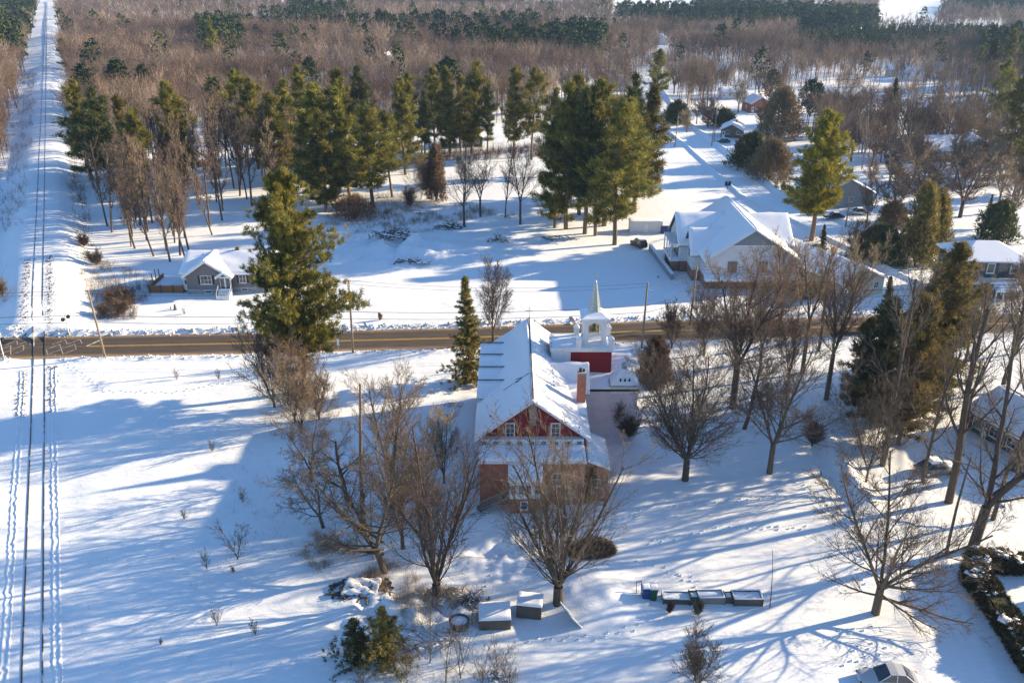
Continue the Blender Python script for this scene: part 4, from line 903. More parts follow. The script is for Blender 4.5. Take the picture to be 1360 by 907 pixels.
def off(p, dy, z): return (p[0], p[1]+dy, z)
W0 = (-260, 101, 9.3); W1 = (300, 133, 9.3)
cable('overhead_cable', 'upper power cable running along the road from pole top to pole top', [W0] + [off(p, .7, p[2]-.3) for p in pp] + [W1])
cable('overhead_cable', 'second power cable on the road side of the pole tops', [off(W0, -1, 9.3)] + [off(p, -.7, p[2]-.3) for p in pp] + [off(W1, -1, 9.3)])
cable('overhead_cable', 'thick lower cable crossing in front of the shaded field', [off(W0, .1, 6)] + [off(p, .12, 6.3) for p in pp] + [off(W1, .1, 6)], .035, .5)
cable('overhead_cable', 'lowest cable passing just above the church tower', [off(W0, .1, 5.3)] + [off(p, .12, 5.3) for p in pp] + [off(W1, .1, 5.3)], .03, .5)

def crossing_signal(label, px, base, rz):
    x, y = G(px, base); t = thing('crossing_signal', label, 'rail signal', (x, y, 0), rz, 'signals of the level crossing'); h = 4.0
    MB().tube((0, 0, -.3), (0, 0, h), .07, k=8).build('post', M['white'], t)
    for s in (-1, 1): MB().bar((-.6, -.1, h-.1-s*.32), (.6, -.1, h-.1+s*.32), .02, .2).build('crossbuck', M['white'], t)
    MB().bar((-.75, 0, h-1.2), (.75, 0, h-1.2), .08).build('lamp_bar', M['black'], t)
    for s in (-1, 1):
        MB().tube((s*.6, -.05, h-1.2), (s*.6, -.12, h-1.2), .3, k=16).build('backing_disc', M['black'], t)
        MB().tube((s*.6, -.14, h-1.2), (s*.6, -.3, h-1.2), .12, k=12).build('lamp', M['dark'], t)
        MB().tube((s*.6, .05, h-1.2), (s*.6, .12, h-1.2), .28, k=16).build('backing_disc', M['black'], t)
    MB().cbox((0, 0, -.2), .5, .4, .8).build('signal_box', M['metal'], t)
crossing_signal('black twin lamp signal standing beyond the road by the rails', 92, 446, R(80))
crossing_signal('black twin lamp signal at the near roadside by the picture edge', 6, 478, R(-95))
# marker sign by the pole
x, y = G(450, 469); sg = thing('marker_sign', 'small white marker sign on a thin post near the pole', 'sign', (x, y, 0)); MB().bar((0, 0, -.2), (0, 0, 1.7), .06).build('post', M['metal'], sg); MB().box(-.15, .15, -.06, -.035, 1.2, 2.2).build('sign_face', M['white'], sg)
x, y = G(966, 252); sg = thing('notice_board', 'small dark twin board standing in snow behind the hall roof', 'sign', (x, y, 0)); MB().bar((0, 0, -.2), (0, 0, 1.4), .1).build('post', M['wood_dark'], sg); MB().box(-.7, -.08, -.06, .06, .9, 2.0).box(.08, .7, -.06, .06, .9, 2.0).build('sign_face', M['black'], sg)
for i, (px, py, s, lb) in enumerate([(233, 412, 1.0, 'dark wrapped shrub standing in the bungalow lawn'), (227, 411, .45, 'small dark stub beside the wrapped lawn shrub'), (874, 369, .5, 'lone black post stub in the shaded field')]):
    x, y = G(px, py); t = thing('lawn_post', lb, 'post', (x, y, gz(x, y))); MB().tube((0, 0, -.2), (0, 0, .9*s), .3*s, .12*s, 9).build('post', M['wood_dark'], t)

# vehicles ---------------------------------------------------------
def car(label, px, py, rz, paint, seed, snow=.0, suv=False, at=None):
    x, y = at or G(px, py); z = gz(x, y); t = thing('parked_car', label, 'car', (x, y, z-.03), rz)
    h1, h2 = (.95, 1.7) if suv else (.82, 1.42); Lh, W = 2.25, .88
    # body: lofted cross sections along x
    sec = [(-Lh, .42, .62, .74), (-Lh+.12, .3, .78, .84), (-1.7, .24, h1-.02, .88), (-.6, .22, h1, .89), (.7, .22, h1-.02, .89), (1.5, .24, h1-.12, .87), (Lh-.15, .3, h1-.24, .8), (Lh, .4, h1-.36, .66)]
    V = []; n = 10
    for sx, z0, z1, w in sec:
        V += [(sx, -w*.9, z0), (sx, -w, z0+.12), (sx, -w, z1-.14), (sx, -w*.9, z1-.02), (sx, -w*.55, z1+.02), (sx, w*.55, z1+.02), (sx, w*.9, z1-.02), (sx, w, z1-.14), (sx, w, z0+.12), (sx, w*.9, z0)]
    fs = [(a*n+i, a*n+(i+1) % n, (a+1)*n+(i+1) % n, (a+1)*n+i) for a in range(len(sec)-1) for i in range(n)] + [tuple(range(n))[::-1], tuple(range(len(V)-n, len(V)))]
    body = MB().add(V, fs).build('body', M[paint], t, smooth=True); body.modifiers.new('sub', 'SUBSURF').render_levels = 2; body.modifiers['sub'].levels = 2
    b0, b1, f1, f0 = (-2.1, -1.75, .25, .95) if suv else (-1.75, -1.0, .15, .95)
    c = [(b0, h1-.05, .78), (b1, h2-.04, .62), ((b1+f1)/2, h2, .62), (f1, h2-.05, .6), (f0, h1-.06, .76)]
    V = []
    for cx, cz, w in c: V += [(cx, -w, cz), (cx, -w*.5, cz+.03), (cx, w*.5, cz+.03), (cx, w, cz)]
    V += [(b0, -.78, h1-.3), (b0, .78, h1-.3), (f0, -.76, h1-.3), (f0, .76, h1-.3)]
    g_ = MB().add(V, [(4*a+i, 4*a+4+i, 4*a+5+i, 4*a+1+i) for a in range(4) for i in range(3)] + [(0, 4, 8, 12, 16, 22-0, 20)[:7], (19, 15, 11, 7, 3, 21, 23)]); g_.build('windows', M['glass'], t)
    r0 = 4*1; V2 = [(x_, y_, z_+.012) for x_, y_, z_ in V[4:16]]; V2 += [(x_, y_, z_-.03) for x_, y_, z_ in V2]
    rf = MB().add(V2, [(4*a+i, 4*a+4+i, 4*a+5+i, 4*a+1+i) for a in range(2) for i in range(3)] + [(0, 12, 16, 4), (4, 16, 20, 8), (3, 7, 19, 15), (7, 11, 23, 19), (0, 1, 13, 12), (1, 2, 14, 13), (2, 3, 15, 14), (8, 20, 21, 9), (9, 21, 22, 10), (10, 22, 23, 11)]).build('roof', M[paint], t)
    for s in (-1, 1):
        for xa, xb, za, zb in ((c[0][0], c[1][0], c[0][1], c[1][1]), (c[4][0], c[3][0], c[4][1], c[3][1]), (-.35, -.35, h1-.05, h2-.03)):
            MB().bar((xa, s*(.775 if xa != xb else .77), za), (xb, s*.625, zb), .06, .05).build('pillar', M[paint], t)
        for xx in (-1.4, 1.4):
            w_ = MB().tube((xx, s*.72, .32), (xx, s*.9, .32), .33, k=18).build('wheel', M['rubber'], t); MB().tube((xx, s*.895, .32), (xx, s*.912, .32), .2, k=12).build('rim', M['steel'], w_)
        MB().box(Lh-.14, Lh-.02, min(s*.45, s*.7), max(s*.45, s*.7), h1-.42, h1-.3).build('headlight', M['glass'], t)
        MB().box(-Lh-.005, -Lh+.1, min(s*.5, s*.72), max(s*.5, s*.72), .58, .7).build('taillight', M['orange'], t)
        MB().cbox((.62, s*.98, h1-.02), .1, .18, .12).build('mirror', M[paint], t)
    if snow:
        MB().slab([(b1-.02, -.6, h2), (f1, -.58, h2), (f1, .58, h2), (b1-.02, .6, h2)], snow, 5, 5, snow*.3, seed).build('snow_cover', M['roof_snow'], t, smooth=True)
        MB().slab([(f0-.02, -.7, h1), (Lh-.3, -.62, h1-.16), (Lh-.3, .62, h1-.16), (f0-.02, .7, h1)], snow*.8, 5, 5, snow*.25, seed+1).build('snow_cover', M['roof_snow'], t, smooth=True)
    return t
car('silver car with dark rear window parked at the bottom edge of the snowy yard', 0, 0, R(176), 'car_silver', 1, at=(28.6, 50.35))
car('dark car parked behind the white shed field, snow on its roof', 848, 327, R(112), 'car_dark', 2, .1, True)
car('snow buried car under the tall trees beside the verandah house', 1242, 626, R(8), 'car_tan', 3, .3)
car('dark car parked below the steep roofed grey house', 1107, 290, R(170), 'car_dark', 4, .05)
car('dark car under snow in front of the small cabin', 960, 190, R(170), 'car_dark', 6, .12)
car('pale car in the drive of the steep roofed grey house', 1138, 284, R(175), 'car_silver', 7, .05)

# yard things ------------------------------------------------------
def crate(label, x, y, w, d, h, rz=0, m='wood_dark', rim=True, group='planter boxes in a row', name='planter_box', cat='planter', fill=.75, seed=1):
    z = gz(x, y)-.06; t = thing(name, label, cat, (x, y, z), rz, group); th = .07
    MB().box(-w/2, w/2, -d/2, -d/2+th, 0, h).box(-w/2, w/2, d/2-th, d/2, 0, h).box(-w/2, -w/2+th, -d/2+th+.001, d/2-th-.001, 0, h).box(w/2-th, w/2, -d/2+th+.001, d/2-th-.001, 0, h).build('side_boards', M[m], t)
    MB().slab([(-w/2+th, -d/2+th, h*fill), (w/2-th, -d/2+th, h*fill), (w/2-th, d/2-th, h*fill), (-w/2+th, d/2-th, h*fill)], .1, 8, 6, .06, seed, edge=False).build('snow_fill', M['roof_snow'], t, smooth=True)
    if rim:
        mb = MB()
        for a, b in (((-w/2, -d/2), (w/2, -d/2)), ((-w/2, d/2), (w/2, d/2))): mb.bar((a[0]-.03, a[1], h+.035), (b[0]+.03, b[1], h+.035), .1, .06)
        for a, b in (((-w/2, -d/2+.06), (-w/2, d/2-.06)), ((w/2, -d/2+.06), (w/2, d/2-.06))): mb.bar((a[0], a[1], h+.034), (b[0], b[1], h+.034), .1, .055)
        mb.build('snow_rim', M['roof_snow'], t)
    for sx in (-1, 1):
        for sy in (-1, 1): MB().box(sx*w/2-.05, sx*w/2+.05, sy*(d/2+.05)-.045, sy*(d/2+.05)+.045, -.1, h+.02).build('corner_post', M[m], t)
def bin_(label, x, y, m, rz=0, h=1.05, group='lidded bins beside the planter boxes'):
    z = gz(x, y); t = thing('wheelie_bin', label, 'bin', (x, y, z-.05), rz, group)
    a, b = .26, .34; MB().add([(-a, -a, 0), (a, -a, 0), (a, a, 0), (-a, a, 0), (-b, -b, h), (b, -b, h), (b, b, h), (-b, b, h)], [(3, 2, 1, 0), (4, 5, 6, 7), (0, 1, 5, 4), (1, 2, 6, 5), (2, 3, 7, 6), (3, 0, 4, 7)]).build('bin_body', M[m], t, bevel=.03)
    MB().add([(-.38, -.4, h+.003), (.38, -.4, h+.003), (.38, .38, h+.003), (-.38, .38, h+.003), (-.33, -.34, h+.1), (.33, -.34, h+.1), (.33, .32, h+.13), (-.33, .32, h+.13)], [(3, 2, 1, 0), (4, 5, 6, 7), (0, 1, 5, 4), (1, 2, 6, 5), (2, 3, 7, 6), (3, 0, 4, 7)]).build('lid', M[m], t)
    MB().slab([(-.33, -.34, h+.11), (.33, -.34, h+.11), (.33, .32, h+.14), (-.33, .32, h+.14)], .08, 4, 4, .02, 3).build('snow_cover', M['roof_snow'], t, smooth=True)
    for s in (-1, 1): MB().tube((s*.24, .36, .1), (s*.32, .36, .1), .1, k=10).build('wheel', M['rubber'], t)
def GP(px, py): return G(px, py)
x, y = GP(857, 795); bin_('blue lidded bin standing first in the row by the snow bank', x, y, 'binblue', .05)
x, y = GP(867, 796); bin_('dark green lidded bin next to the blue bin', x, y, 'bingreen', -.05, 1.15)
x, y = GP(898, 797); crate('long brown planter box full of snow, next to the bins', x, y+.1, 2.3, 1.0, .6, -.03, seed=11)
x, y = GP(921, 798); crate('narrow dark green box wedged between two planter boxes', x, y+.1, .7, .9, .85, 0, 'bingreen', False, cat='box', name='storage_box', seed=12)
x, y = GP(943, 796); crate('middle planter box of weathered wood with raised snowy rim', x, y+.1, 2.2, 1.05, .75, .02, 'wood_grey', seed=13)
x, y = GP(967, 796); crate('small dark box in the gap before the last planter box', x, y+.1, .6, .8, .7, 0, 'wood_dark', False, cat='box', name='storage_box', seed=14)
x, y = GP(992, 797); crate('dark planter box at the far end of the row nearest the sapling', x, y+.1, 2.4, 1.15, .8, 0, 'wood_dark', seed=15)
x, y = GP(848, 793); t = thing('metal_frame', 'bent metal frame leaning in the snow beside the blue bin', 'frame', (x, y, gz(x, y))); MB().bar((-.2, 0, -.1), (-.25, .1, 1.2), .05).bar((-.25, .1, 1.2), (.2, .3, 1.15), .05).bar((.2, .3, 1.15), (.25, .2, -.1), .05).build('frame', M['black'], t)
def block(label, px, py, w, d, h, rz, tilt, seed, m='wood_grey'):
    x, y = G(px, py); z = gz(x, y); t = thing('timber_box', label, 'timber box', (x, y, z-.05), rz, 'weathered timber boxes by the snow bank'); t.rotation_euler = (R(tilt[0]), R(tilt[1]), rz)
    MB().box(-w/2, w/2, -d/2, d/2, 0, h).build('side_boards', M[m], t, bevel=.04)
    MB().slab([(-w/2-.03, -d/2-.03, h), (w/2+.03, -d/2-.03, h), (w/2+.03, d/2+.03, h), (-w/2-.03, d/2+.03, h)], .22, 6, 6, .05, seed).build('snow_cover', M['roof_snow'], t, smooth=True)
    for xx in (-w*.3, w*.3): MB().box(xx-.06, xx+.06, -d/2-.05, -d/2-.002, .05, h-.05).build('batten', M['wood_dark'], t)
block('long grey timber box topped with snow, lower of the two', 657, 824, 2.6, 2.1, 1.0, .05, (0, 0), 21, 'wood_dark')
block('dark rounded timber box with a snow lid beside the maple', 703, 812, 2.1, 1.7, 1.25, -.12, (-4, 2), 22, 'wood_dark')
x, y = G(764, 822); t = thing('leaning_panel', 'snow dusted metal sheet leaning beside the maple trunk', 'metal sheet', (x, y, gz(x, y)-.1), R(18))
t.rotation_euler = (R(0), R(0), R(112)); MB().add([(-1.3, 0, 0), (1.1, 0, 0), (1.1, .9, 1.1), (-1.0, .9, 1.2), (-1.3, .06, -.02), (1.1, .06, -.02), (1.1, .96, 1.06), (-1.0, .96, 1.16)], [(0, 1, 2, 3), (7, 6, 5, 4), (0, 4, 5, 1), (1, 5, 6, 2), (2, 6, 7, 3), (3, 7, 4, 0)]).build('sheet', M['metal'], t); MB().bar((-1.3, -.03, 0), (-1.0, .87, 1.22), .08).bar((-1.0, .87, 1.22), (1.1, .87, 1.12), .08).build('snow_rim', M['roof_snow'], t)
# round wicker like tub full of snow
x, y = G(610, 832); t = thing('round_tub', 'round dark tub filled with snow beside the timber boxes', 'tub', (x, y, gz(x, y)-.05)); k = 22; V = []
for r_, z_ in ((.75, 0), (.85, .8), (.76, .8), (.7, .5)): V += [(r_*math.cos(6.2832*i/k), r_*.9*math.sin(6.2832*i/k), z_) for i in range(k)]
MB().add(V, [(a*k+i, a*k+(i+1) % k, (a+1)*k+(i+1) % k, (a+1)*k+i) for a in range(3) for i in range(k)]).build('side_boards', M['wood_dark'], t); MB().add([(.74*math.cos(6.2832*i/k), .66*math.sin(6.2832*i/k), .62) for i in range(k)] + [(0, 0, .8)], [(i, (i+1) % k, k) for i in range(k)]).build('snow_fill', M['roof_snow'], t, smooth=True)
# snow covered wood stacks
def logpile(name, label, cat, px, py, w, d, h, n, seed, rr=(.05, .12), group=None, snowy=.5, ln=(.6, 1.4), flat=.35, m='wood_dark', k=7):
    rg = random.Random(seed); x, y = G(px, py); t = thing(name, label, cat, (x, y, gz(x, y)), 0, group); S = []; Sn = []
    for i in range(n):
        a = rg.uniform(0, 6.28); rr_ = math.sqrt(rg.random()); cx, cy = math.cos(a)*rr_*w, math.sin(a)*rr_*d; cz = h*(1-rr_**1.5)*rg.uniform(.3, 1)
        az = rg.uniform(0, 6.28); el = rg.gauss(0, flat); l = rg.uniform(*ln)*w*.5; dx, dy, dz = math.cos(az)*math.cos(el)*l, math.sin(az)*math.cos(el)*l, math.sin(el)*l; r = rg.uniform(*rr)
        S.append((cx-dx/2, cy-dy/2, max(cz-dz/2, -.1), cx+dx/2, cy+dy/2, max(cz+dz/2, .05), r, r*.6))
        if rg.random() < snowy: Sn.append((cx-dx*.4, cy-dy*.4, max(cz-dz*.4, -.05)+r*.9, cx+dx*.4, cy+dy*.4, max(cz+dz*.4, .1)+r*.9, r*1.1, r*.8))
    V, Fq = tubes(S, k); link('branches', mesh_np('branches', V, [Fq], M[m], True), t)
    if len(Sn) < 8: Sn = Sn[:1]
    if Sn: V, Fq = tubes(Sn, 6); link('snow_cover', mesh_np('snow_cover', V, [Fq], M['roof_snow'], True), t)
    return t
logpile('brush_pile', 'dark brush heap poking out of snow right of the big pine', 'brush pile', 520, 322, 4.5, 2.6, 1.5, 90, 1, (.04, .12))
logpile('brush_pile', 'low brush heap below the drifts of the cleared field', 'brush pile', 548, 352, 3.0, 1.5, .6, 30, 2)
logpile('brush_pile', 'heap of stacked poles at the foot of the four bare trees', 'brush pile', 597, 303, 3.4, 1.6, 1.2, 70, 3, (.05, .12), flat=.15)
logpile('brush_pile', 'small tangle of dark branches on the shaded slope', 'brush pile', 662, 322, 2.2, 1.2, 1.3, 46, 4, (.03, .09), flat=.6)
logpile('brush_pile', 'small scatter of branches beneath the pine group', 'brush pile', 742, 318, 3.5, 1.2, .6, 40, 5, (.03, .07))
fh = logpile('firewood_heap', 'snow covered heap of split logs beside the bare clump', 'firewood heap', 480, 785, 2.9, 1.7, .7, 120, 6, (.05, .13), snowy=0, ln=(.25, .7))
MB().slab([(-1.6, -.9, .2), (1.5, -1.0, .15), (1.7, .9, .3), (-1.3, 1.0, .3)], .3, 16, 12, .22, 99).build('snow_cover', M['roof_snow'], fh, smooth=True)
logpile('brush_pile', 'tangle of brown brushwood at the foot of the bare clump', 'brush pile', 592, 795, 2.6, 1.4, 1.1, 170, 7, (.015, .05), snowy=0, flat=.5, m='twig_tan')
logpile('brush_pile', 'bare sticks below the two small firs', 'brush pile', 560, 850, 3.2, 1.6, .7, 80, 8, (.015, .04), snowy=.3, flat=.4, m='twig')
logpile('brush_pile', 'knot of branches beside the round tub', 'brush pile', 628, 800, 1.6, .9, .8, 60, 9, (.02, .06), snowy=.3, flat=.5)
logpile('cut_stump', 'snow capped stump with sticks at the bottom edge', 'stump', 660, 903, .8, .5, .9, 26, 10, (.05, .12), flat=.9, m='wood_grey')
logpile('fallen_limb', 'fallen limb lying in snow near the timber boxes', 'log', 665, 790, 2.6, .1, .3, 1, 12, (.09, .1), flat=.05, snowy=1, ln=(1, 1.3))
logpile('brush_pile', 'sticks beside the church steps', 'brush pile', 637, 684, .9, .6, .6, 30, 14, (.02, .05), snowy=.6)
logpile('buried_bush', 'low heap of twigs and snow in front of the church wall', 'brush pile', 602, 537, 1.3, .7, .4, 24, 15, (.02, .04), snowy=.5)
logpile('fallen_log', 'fallen log buried by snow at the lane near the verandah house', 'log', 1285, 604, 2.6, .1, .3, 1, 16, (.09, .1), flat=.05, snowy=1, ln=(1, 1.3))
logpile('fallen_log', 'dark log sticking from the shaded bank above the hedge', 'log', 1357, 668, 2.6, .1, .4, 1, 17, (.09, .1), flat=.1, snowy=1, ln=(1, 1.3))
# hay covered mound (brown heap under the maple)
def mound(rg, n):
    a = rg.uniform(0, 6.28, n); e = np.arccos(rg.uniform(0, 1, n)); s = rg.uniform(.86, 1.04, n); p = np.stack([np.cos(a)*np.sin(e)*2.15, np.sin(a)*np.sin(e)*1.2, np.cos(e)*1.35], 1)*s[:, None]
    d = p/np.linalg.norm(p, axis=1, keepdims=True)*.4 + np.stack([np.cos(a), np.sin(a), -.6+0*a], 1)*.8; return p, d/np.linalg.norm(d, axis=1, keepdims=True)
x, y = G(786, 733); t = thing('hay_mound', 'rounded brown heap of dry brush right of the maple', 'brush heap', (x, y, gz(x, y)-.1), R(8)); link('straw', leafy_mesh(5, mound, 1500, .38, .035, 'brown_shrub', 5), t)
k = 16; V = []
for e_ in (0, .5, .9, 1.25): V += [(2.0*math.cos(e_)*math.cos(6.2832*i/k), 1.1*math.cos(e_)*math.sin(6.2832*i/k), 1.22*math.sin(e_)) for i in range(k)]
MB().add(V, [(a*k+i, a*k+(i+1) % k, (a+1)*k+(i+1) % k, (a+1)*k+i) for a in range(3) for i in range(k)] + [tuple(range(3*k, 4*k))]).build('core', M['wood_dark'], t, smooth=True)
# grey plank screen standing at the house side
x, y = G(1070, 560)
# hedges
M['hedge'] = mat('hedge_leaves', (.035, .04, .018), .8, (.12, .085, .04), 1.5, trans=.1)
def hedge(label, pts, w, h, seed, snow=True, n=2600):
    P_ = [Vector((*p, 0)) for p in pts]; lens = [(b-a).length for a, b in zip(P_[:-1], P_[1:])]; tot = sum(lens); o_ = P_[0]
    t = thing('clipped_hedge', label, 'hedge', (o_.x, o_.y, gz(o_.x, o_.y)))
    def shp(rg, n):
        s = rg.uniform(0, tot, n); k = np.searchsorted(np.cumsum(lens), s); k = np.minimum(k, len(lens)-1); s0 = np.concatenate([[0], np.cumsum(lens)])[k]
        A = np.array([p[:] for p in P_]); d = (A[k+1]-A[k]); d /= np.linalg.norm(d, axis=1, keepdims=True); c = A[k] + d*(s-s0)[:, None] - A[0]
        nr = np.stack([-d[:, 1], d[:, 0], 0*s], 1); f = rg.random(n); a = rg.uniform(-1, 1, n); hh = h*(.92+.12*np.sin(s*.9)+.06*np.sin(s*2.3))
        side = np.where(f < .65, np.sign(a)*w/2*rg.uniform(.75, 1.02, n), a*w/2); zz = np.where(f < .65, rg.uniform(0, 1, n)*hh, hh*rg.uniform(.85, 1.0, n))
        p = c + nr*side[:, None]; p[:, 2] = zz; dd = nr*np.sign(side)[:, None]*(f < .65)[:, None] + np.array([0, 0, .7]); return p, dd/np.linalg.norm(dd, axis=1, keepdims=True)
    link('foliage', leafy_mesh(seed, shp, n, .24, .035, 'hedge', 7), t)
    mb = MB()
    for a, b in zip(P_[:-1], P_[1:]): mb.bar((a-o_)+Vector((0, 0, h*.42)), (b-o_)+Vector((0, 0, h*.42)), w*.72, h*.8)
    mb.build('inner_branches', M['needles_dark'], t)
    if snow:
        rg = np.random.default_rng(seed); p, d = shp(rg, 700); p = p[p[:, 2] > h*.8]; p = p[vnoise(p[:, 0]/.9, p[:, 1]/.9, 5) > .42]; s_ = rg.gamma(2, .06, len(p)) + .04; V = oc[None]*s_[:, None, None]*np.array([1.6, 1.6, .35])*(1+rg.normal(0, .3, (len(p), 6, 3))) + (p + [0, 0, .06])[:, None]
        link('snow_clumps', mesh_np('snow_clumps', V.reshape(-1, 3), [(of[None] + (np.arange(len(p))*6)[:, None, None]).reshape(-1, 3)], M['roof_snow'], True), t)
g1, g2, g3 = G(1283, 775), G(1310, 820), G(1352, 895)
hedge('tall dark clipped hedge running down to the corner of the yard', [(g1[0]+.6, g1[1]+.8), (g2[0]+1, g2[1]), (g3[0]+1.3, g3[1]), (g3[0]+2.6, g3[1]-5)], 1.9, 1.9, 61, n=5200)
g4 = G(1372, 776); hedge('brown green hedge with snow along the upper side of the corner garden', [(g1[0]+1.0, g1[1]+2.2), (g4[0]+3, g4[1]+2.0)], 1.7, 1.7, 62, n=2200)
g = G(765, 212); 
# ---------------------------------------------------------------- trees placed one by one
def at(px, by, top=None, H=None):
    x, y = G(px, by); z = gz(x, y); return x, y, z, (H or HT(px, top, y))
CV = cfg(ang=(32, 26, 26, 26, 0), trop=(.03, .10, .08, .06, .04), kids=(1.6, 1.5, 1.4, 1.2, 0))             # vase crowns
CW = cfg(ang=(56, 38, 32, 30, 0), trop=(.02, .05, .03, .03, .02), ratio=(.62, .58, .55, .5, 0), wob=(.06, .11, .12, .1, .1), kids=(1.5, 1.5, 1.5, 1.2, 0))   # wide crooked crowns
CS = cfg(ang=(36, 32, 32, 32, 0), ratio=(.4, .55, .5, .5, 0), start=(.35, .2, .15, .1, 0), trop=(.01, .14, .1, .06, .04), kids=(2.0, 1.5, 1.4, 1.1, 0))    # slender
CB = cfg(max=3, n=(6, 5, 4, 3), wob=(.06, .09, .12, .15), trop=(.03, .09, .06, .03), start=(.05, .1, .1, .1), kids=(2.4, 2.2, 1.8, 0), ratio=(.6, .55, .5, 0), taper=(.5, .4, .3, 0), ang=(26, 28, 30, 0), rr=(.6, .6, .6, 0), rmin=.009)   # shrubs
def T(label, px, by, top, seed, conf=CV, r=.28, stems=1, spread=12, low=.12, lean=(0, 0), extra=(), bm='bark', tm='twig', wide=1.0, name='bare_tree', cat='bare tree', group=None, rz=0, H=None):
    x, y, z, h = at(px, by, top, H); pr = bare_mesh(seed, h, r, stems, spread, conf, low, lean, extra, bm, tm)
    t = plant(name, label, cat, pr, (x, y, z), rz, 1.0, group); t.scale = (wide, wide, 1); return t
T('many stemmed maple with tan twigs in front of the church gable', 741, 803, 540, 1, cfg(ang=(28, 28, 28, 32, 0), trop=(.02, .10, .09, .06, .04), kids=(1.45, 1.25, 1.1, .9, 0)), .42, 8, 16, .1, tm='twig', bm='bark', wide=1.1)
T('tall upright clump of grey stems rising left of the brick annex', 580, 792, 548, 2, cfg(ang=(24, 24, 24, 26, 0), kids=(1.1, 1.2, 1.15, 1.0, 0), trop=(.03, .14, .10, .06, .04)), .34, 6, 12, .07, tm='twig', wide=1.25)
T('crooked tree leaning over the field with long drooping pale limbs', 512, 760, 585, 3, CW, .3, 2, 24, .2, lean=(-.22, .0), extra=((2.2, 183, 8, 5.5, .15), (3.6, 160, 22, 7.0, .16), (2.8, 205, 12, 5.5, .12), (4.6, 190, 25, 6.5, .14)), wide=1.1)
T('broken topped dead trunk standing among the bare trees', 483, 706, 506, 4, cfg(max=2, n=(9, 4, 3), start=(.3, .3, 0), kids=(1.6, 1.2, 0), ratio=(.13, .4, 0), rr=(.3, .5, 0), wob=(.03, .2, .2), ang=(75, 40, 0)), .24, bm='pine_bark')
T('round crowned tree behind the grove, its fine top against the road', 523, 673, 466, 5, CV, .3, 3, 13, .3, tm='twig_tan')
T('leaning dark tree on the field edge of the grove', 462, 668, 560, 6, CW, .27, 1, lean=(-.12, .1), tm='twig')
T('bushy twiggy tree low at the field edge of the grove', 430, 700, 590, 7, CW, .2, 2, 20, .15, lean=(-.2, 0), tm='twig')
T('upright grey tree with bundled stems in the middle of the grove', 560, 700, 560, 8, CV, .24, 3, 10, .15)
T('pale broken stub of a birch inside the grove', 496, 742, 645, 10, cfg(max=1, n=(5, 3), start=(.5, 0), kids=(.8, 0), ratio=(.2, 0), rr=(.3, 0), wob=(.03, .2)), .14, bm='found')
T('bare tree with ascending stems at the foot of the big pine', 392, 560, 440, 11, CV, .2, 5, 15, .05, tm='twig_tan')
T('bare thicket tree on the field side of the big pine', 365, 540, 428, 12, CV, .18, 4, 15, .05, lean=(-.1, 0), tm='twig')
T('bare thicket tree leaning right under the big pine', 424, 556, 470, 13, CV, .16, 4, 18, .05, tm='twig_red')
T('thin bare stems in front of the big pine trunk', 400, 575, 468, 14, CV, .15, 4, 14, .03, tm='twig_tan')
T('dark tree between the dead trunk and the grey clump', 535, 728, 570, 17, CV, .2, 3, 13, .12)
T('bare tree on the shaded edge of the grove by the roof shadow', 415, 640, 535, 19, CW, .2, 2, 18, .15, lean=(-.08, 0), tm='twig')
T('slim bare tree just behind the church lawn edge', 590, 640, 530, 20, CV, .15, 3, 12, .1, tm='twig_tan')
# trees of the churchyard
T('broad bare maple standing alone nearest the church lane', 910, 636, 425, 21, cfg(ang=(38, 30, 30, 32, 0), kids=(2.0, 1.7, 1.5, 1.3, 0), trop=(.02, .12, .08, .05, .03), start=(.18, .2, .15, .1, 0)), .34, 5, 20, .15, wide=1.15)
T('bare maple with straight trunk in front of the leaning forked tree', 1022, 627, 430, 22, cfg(ang=(40, 30, 30, 32, 0), kids=(1.9, 1.7, 1.5, 1.2, 0)), .27, 3, 16, .22, wide=1.25)
T('low forked tree whose stem leans towards the hall', 988, 569, 430, 23, CW, .28, 2, 25, .12, lean=(.2, 0))
T('large fine twigged maple screening the parish hall gable', 973, 541, 322, 24, cfg(ang=(34, 28, 28, 30, 0), kids=(1.8, 1.6, 1.5, 1.3, 0), trop=(.02, .12, .09, .06, .04)), .4, 4, 14, .3, tm='twig_red', wide=1.15)
T('dark trunked tree beside the evergreens, right of the hall maple', 1097, 531, 335, 25, CV, .33, 3, 13, .35, tm='twig')
T('tall bare tree by the road behind the dark trunked one', 1065, 496, 310, 26, CV, .3, 2, 12, .4, tm='twig_tan')
T('slim bare tree at the road shoulder near the evergreens', 1087, 467, 300, 27, CS, .26, tm='twig_tan')
T('bare tree at the road with many thin shoots below the hall wall', 1010, 478, 345, 28, CV, .22, 4, 12, .1, tm='twig_red')
T('small bare tree at the road just left of the hall maple', 935, 470, 372, 29, CV, .2, 4, 14, .1, tm='twig')
T('twiggy roadside tree between the hall maple and pole', 892, 462, 395, 30, CV, .16, 4, 15, .05, tm='twig_red')
T('bare tree behind the hall hedge with tan twigs', 1128, 425, 300, 31, CV, .25, 3, 13, .2, tm='twig_tan')
T('tall leaning tree with heavy trunk in front of the evergreens', 1172, 617, 335, 32, CS, .33, 1, lean=(.03, .02), tm='twig')
T('bare tree directly behind the heavy leaning trunk', 1198, 560, 360, 33, CS, .24, 1, tm='twig')
T('very tall grey tree with a slightly bent trunk beside the verandah house', 1260, 666, 345, 34, cfg(start=(.35, .2, .15, .1, 0), ratio=(.45, .5, .5, .5, 0), ang=(34, 36, 34, 34, 0), wob=(.05, .1, .11, .1, .1)), .42, 1, lean=(.07, .05))
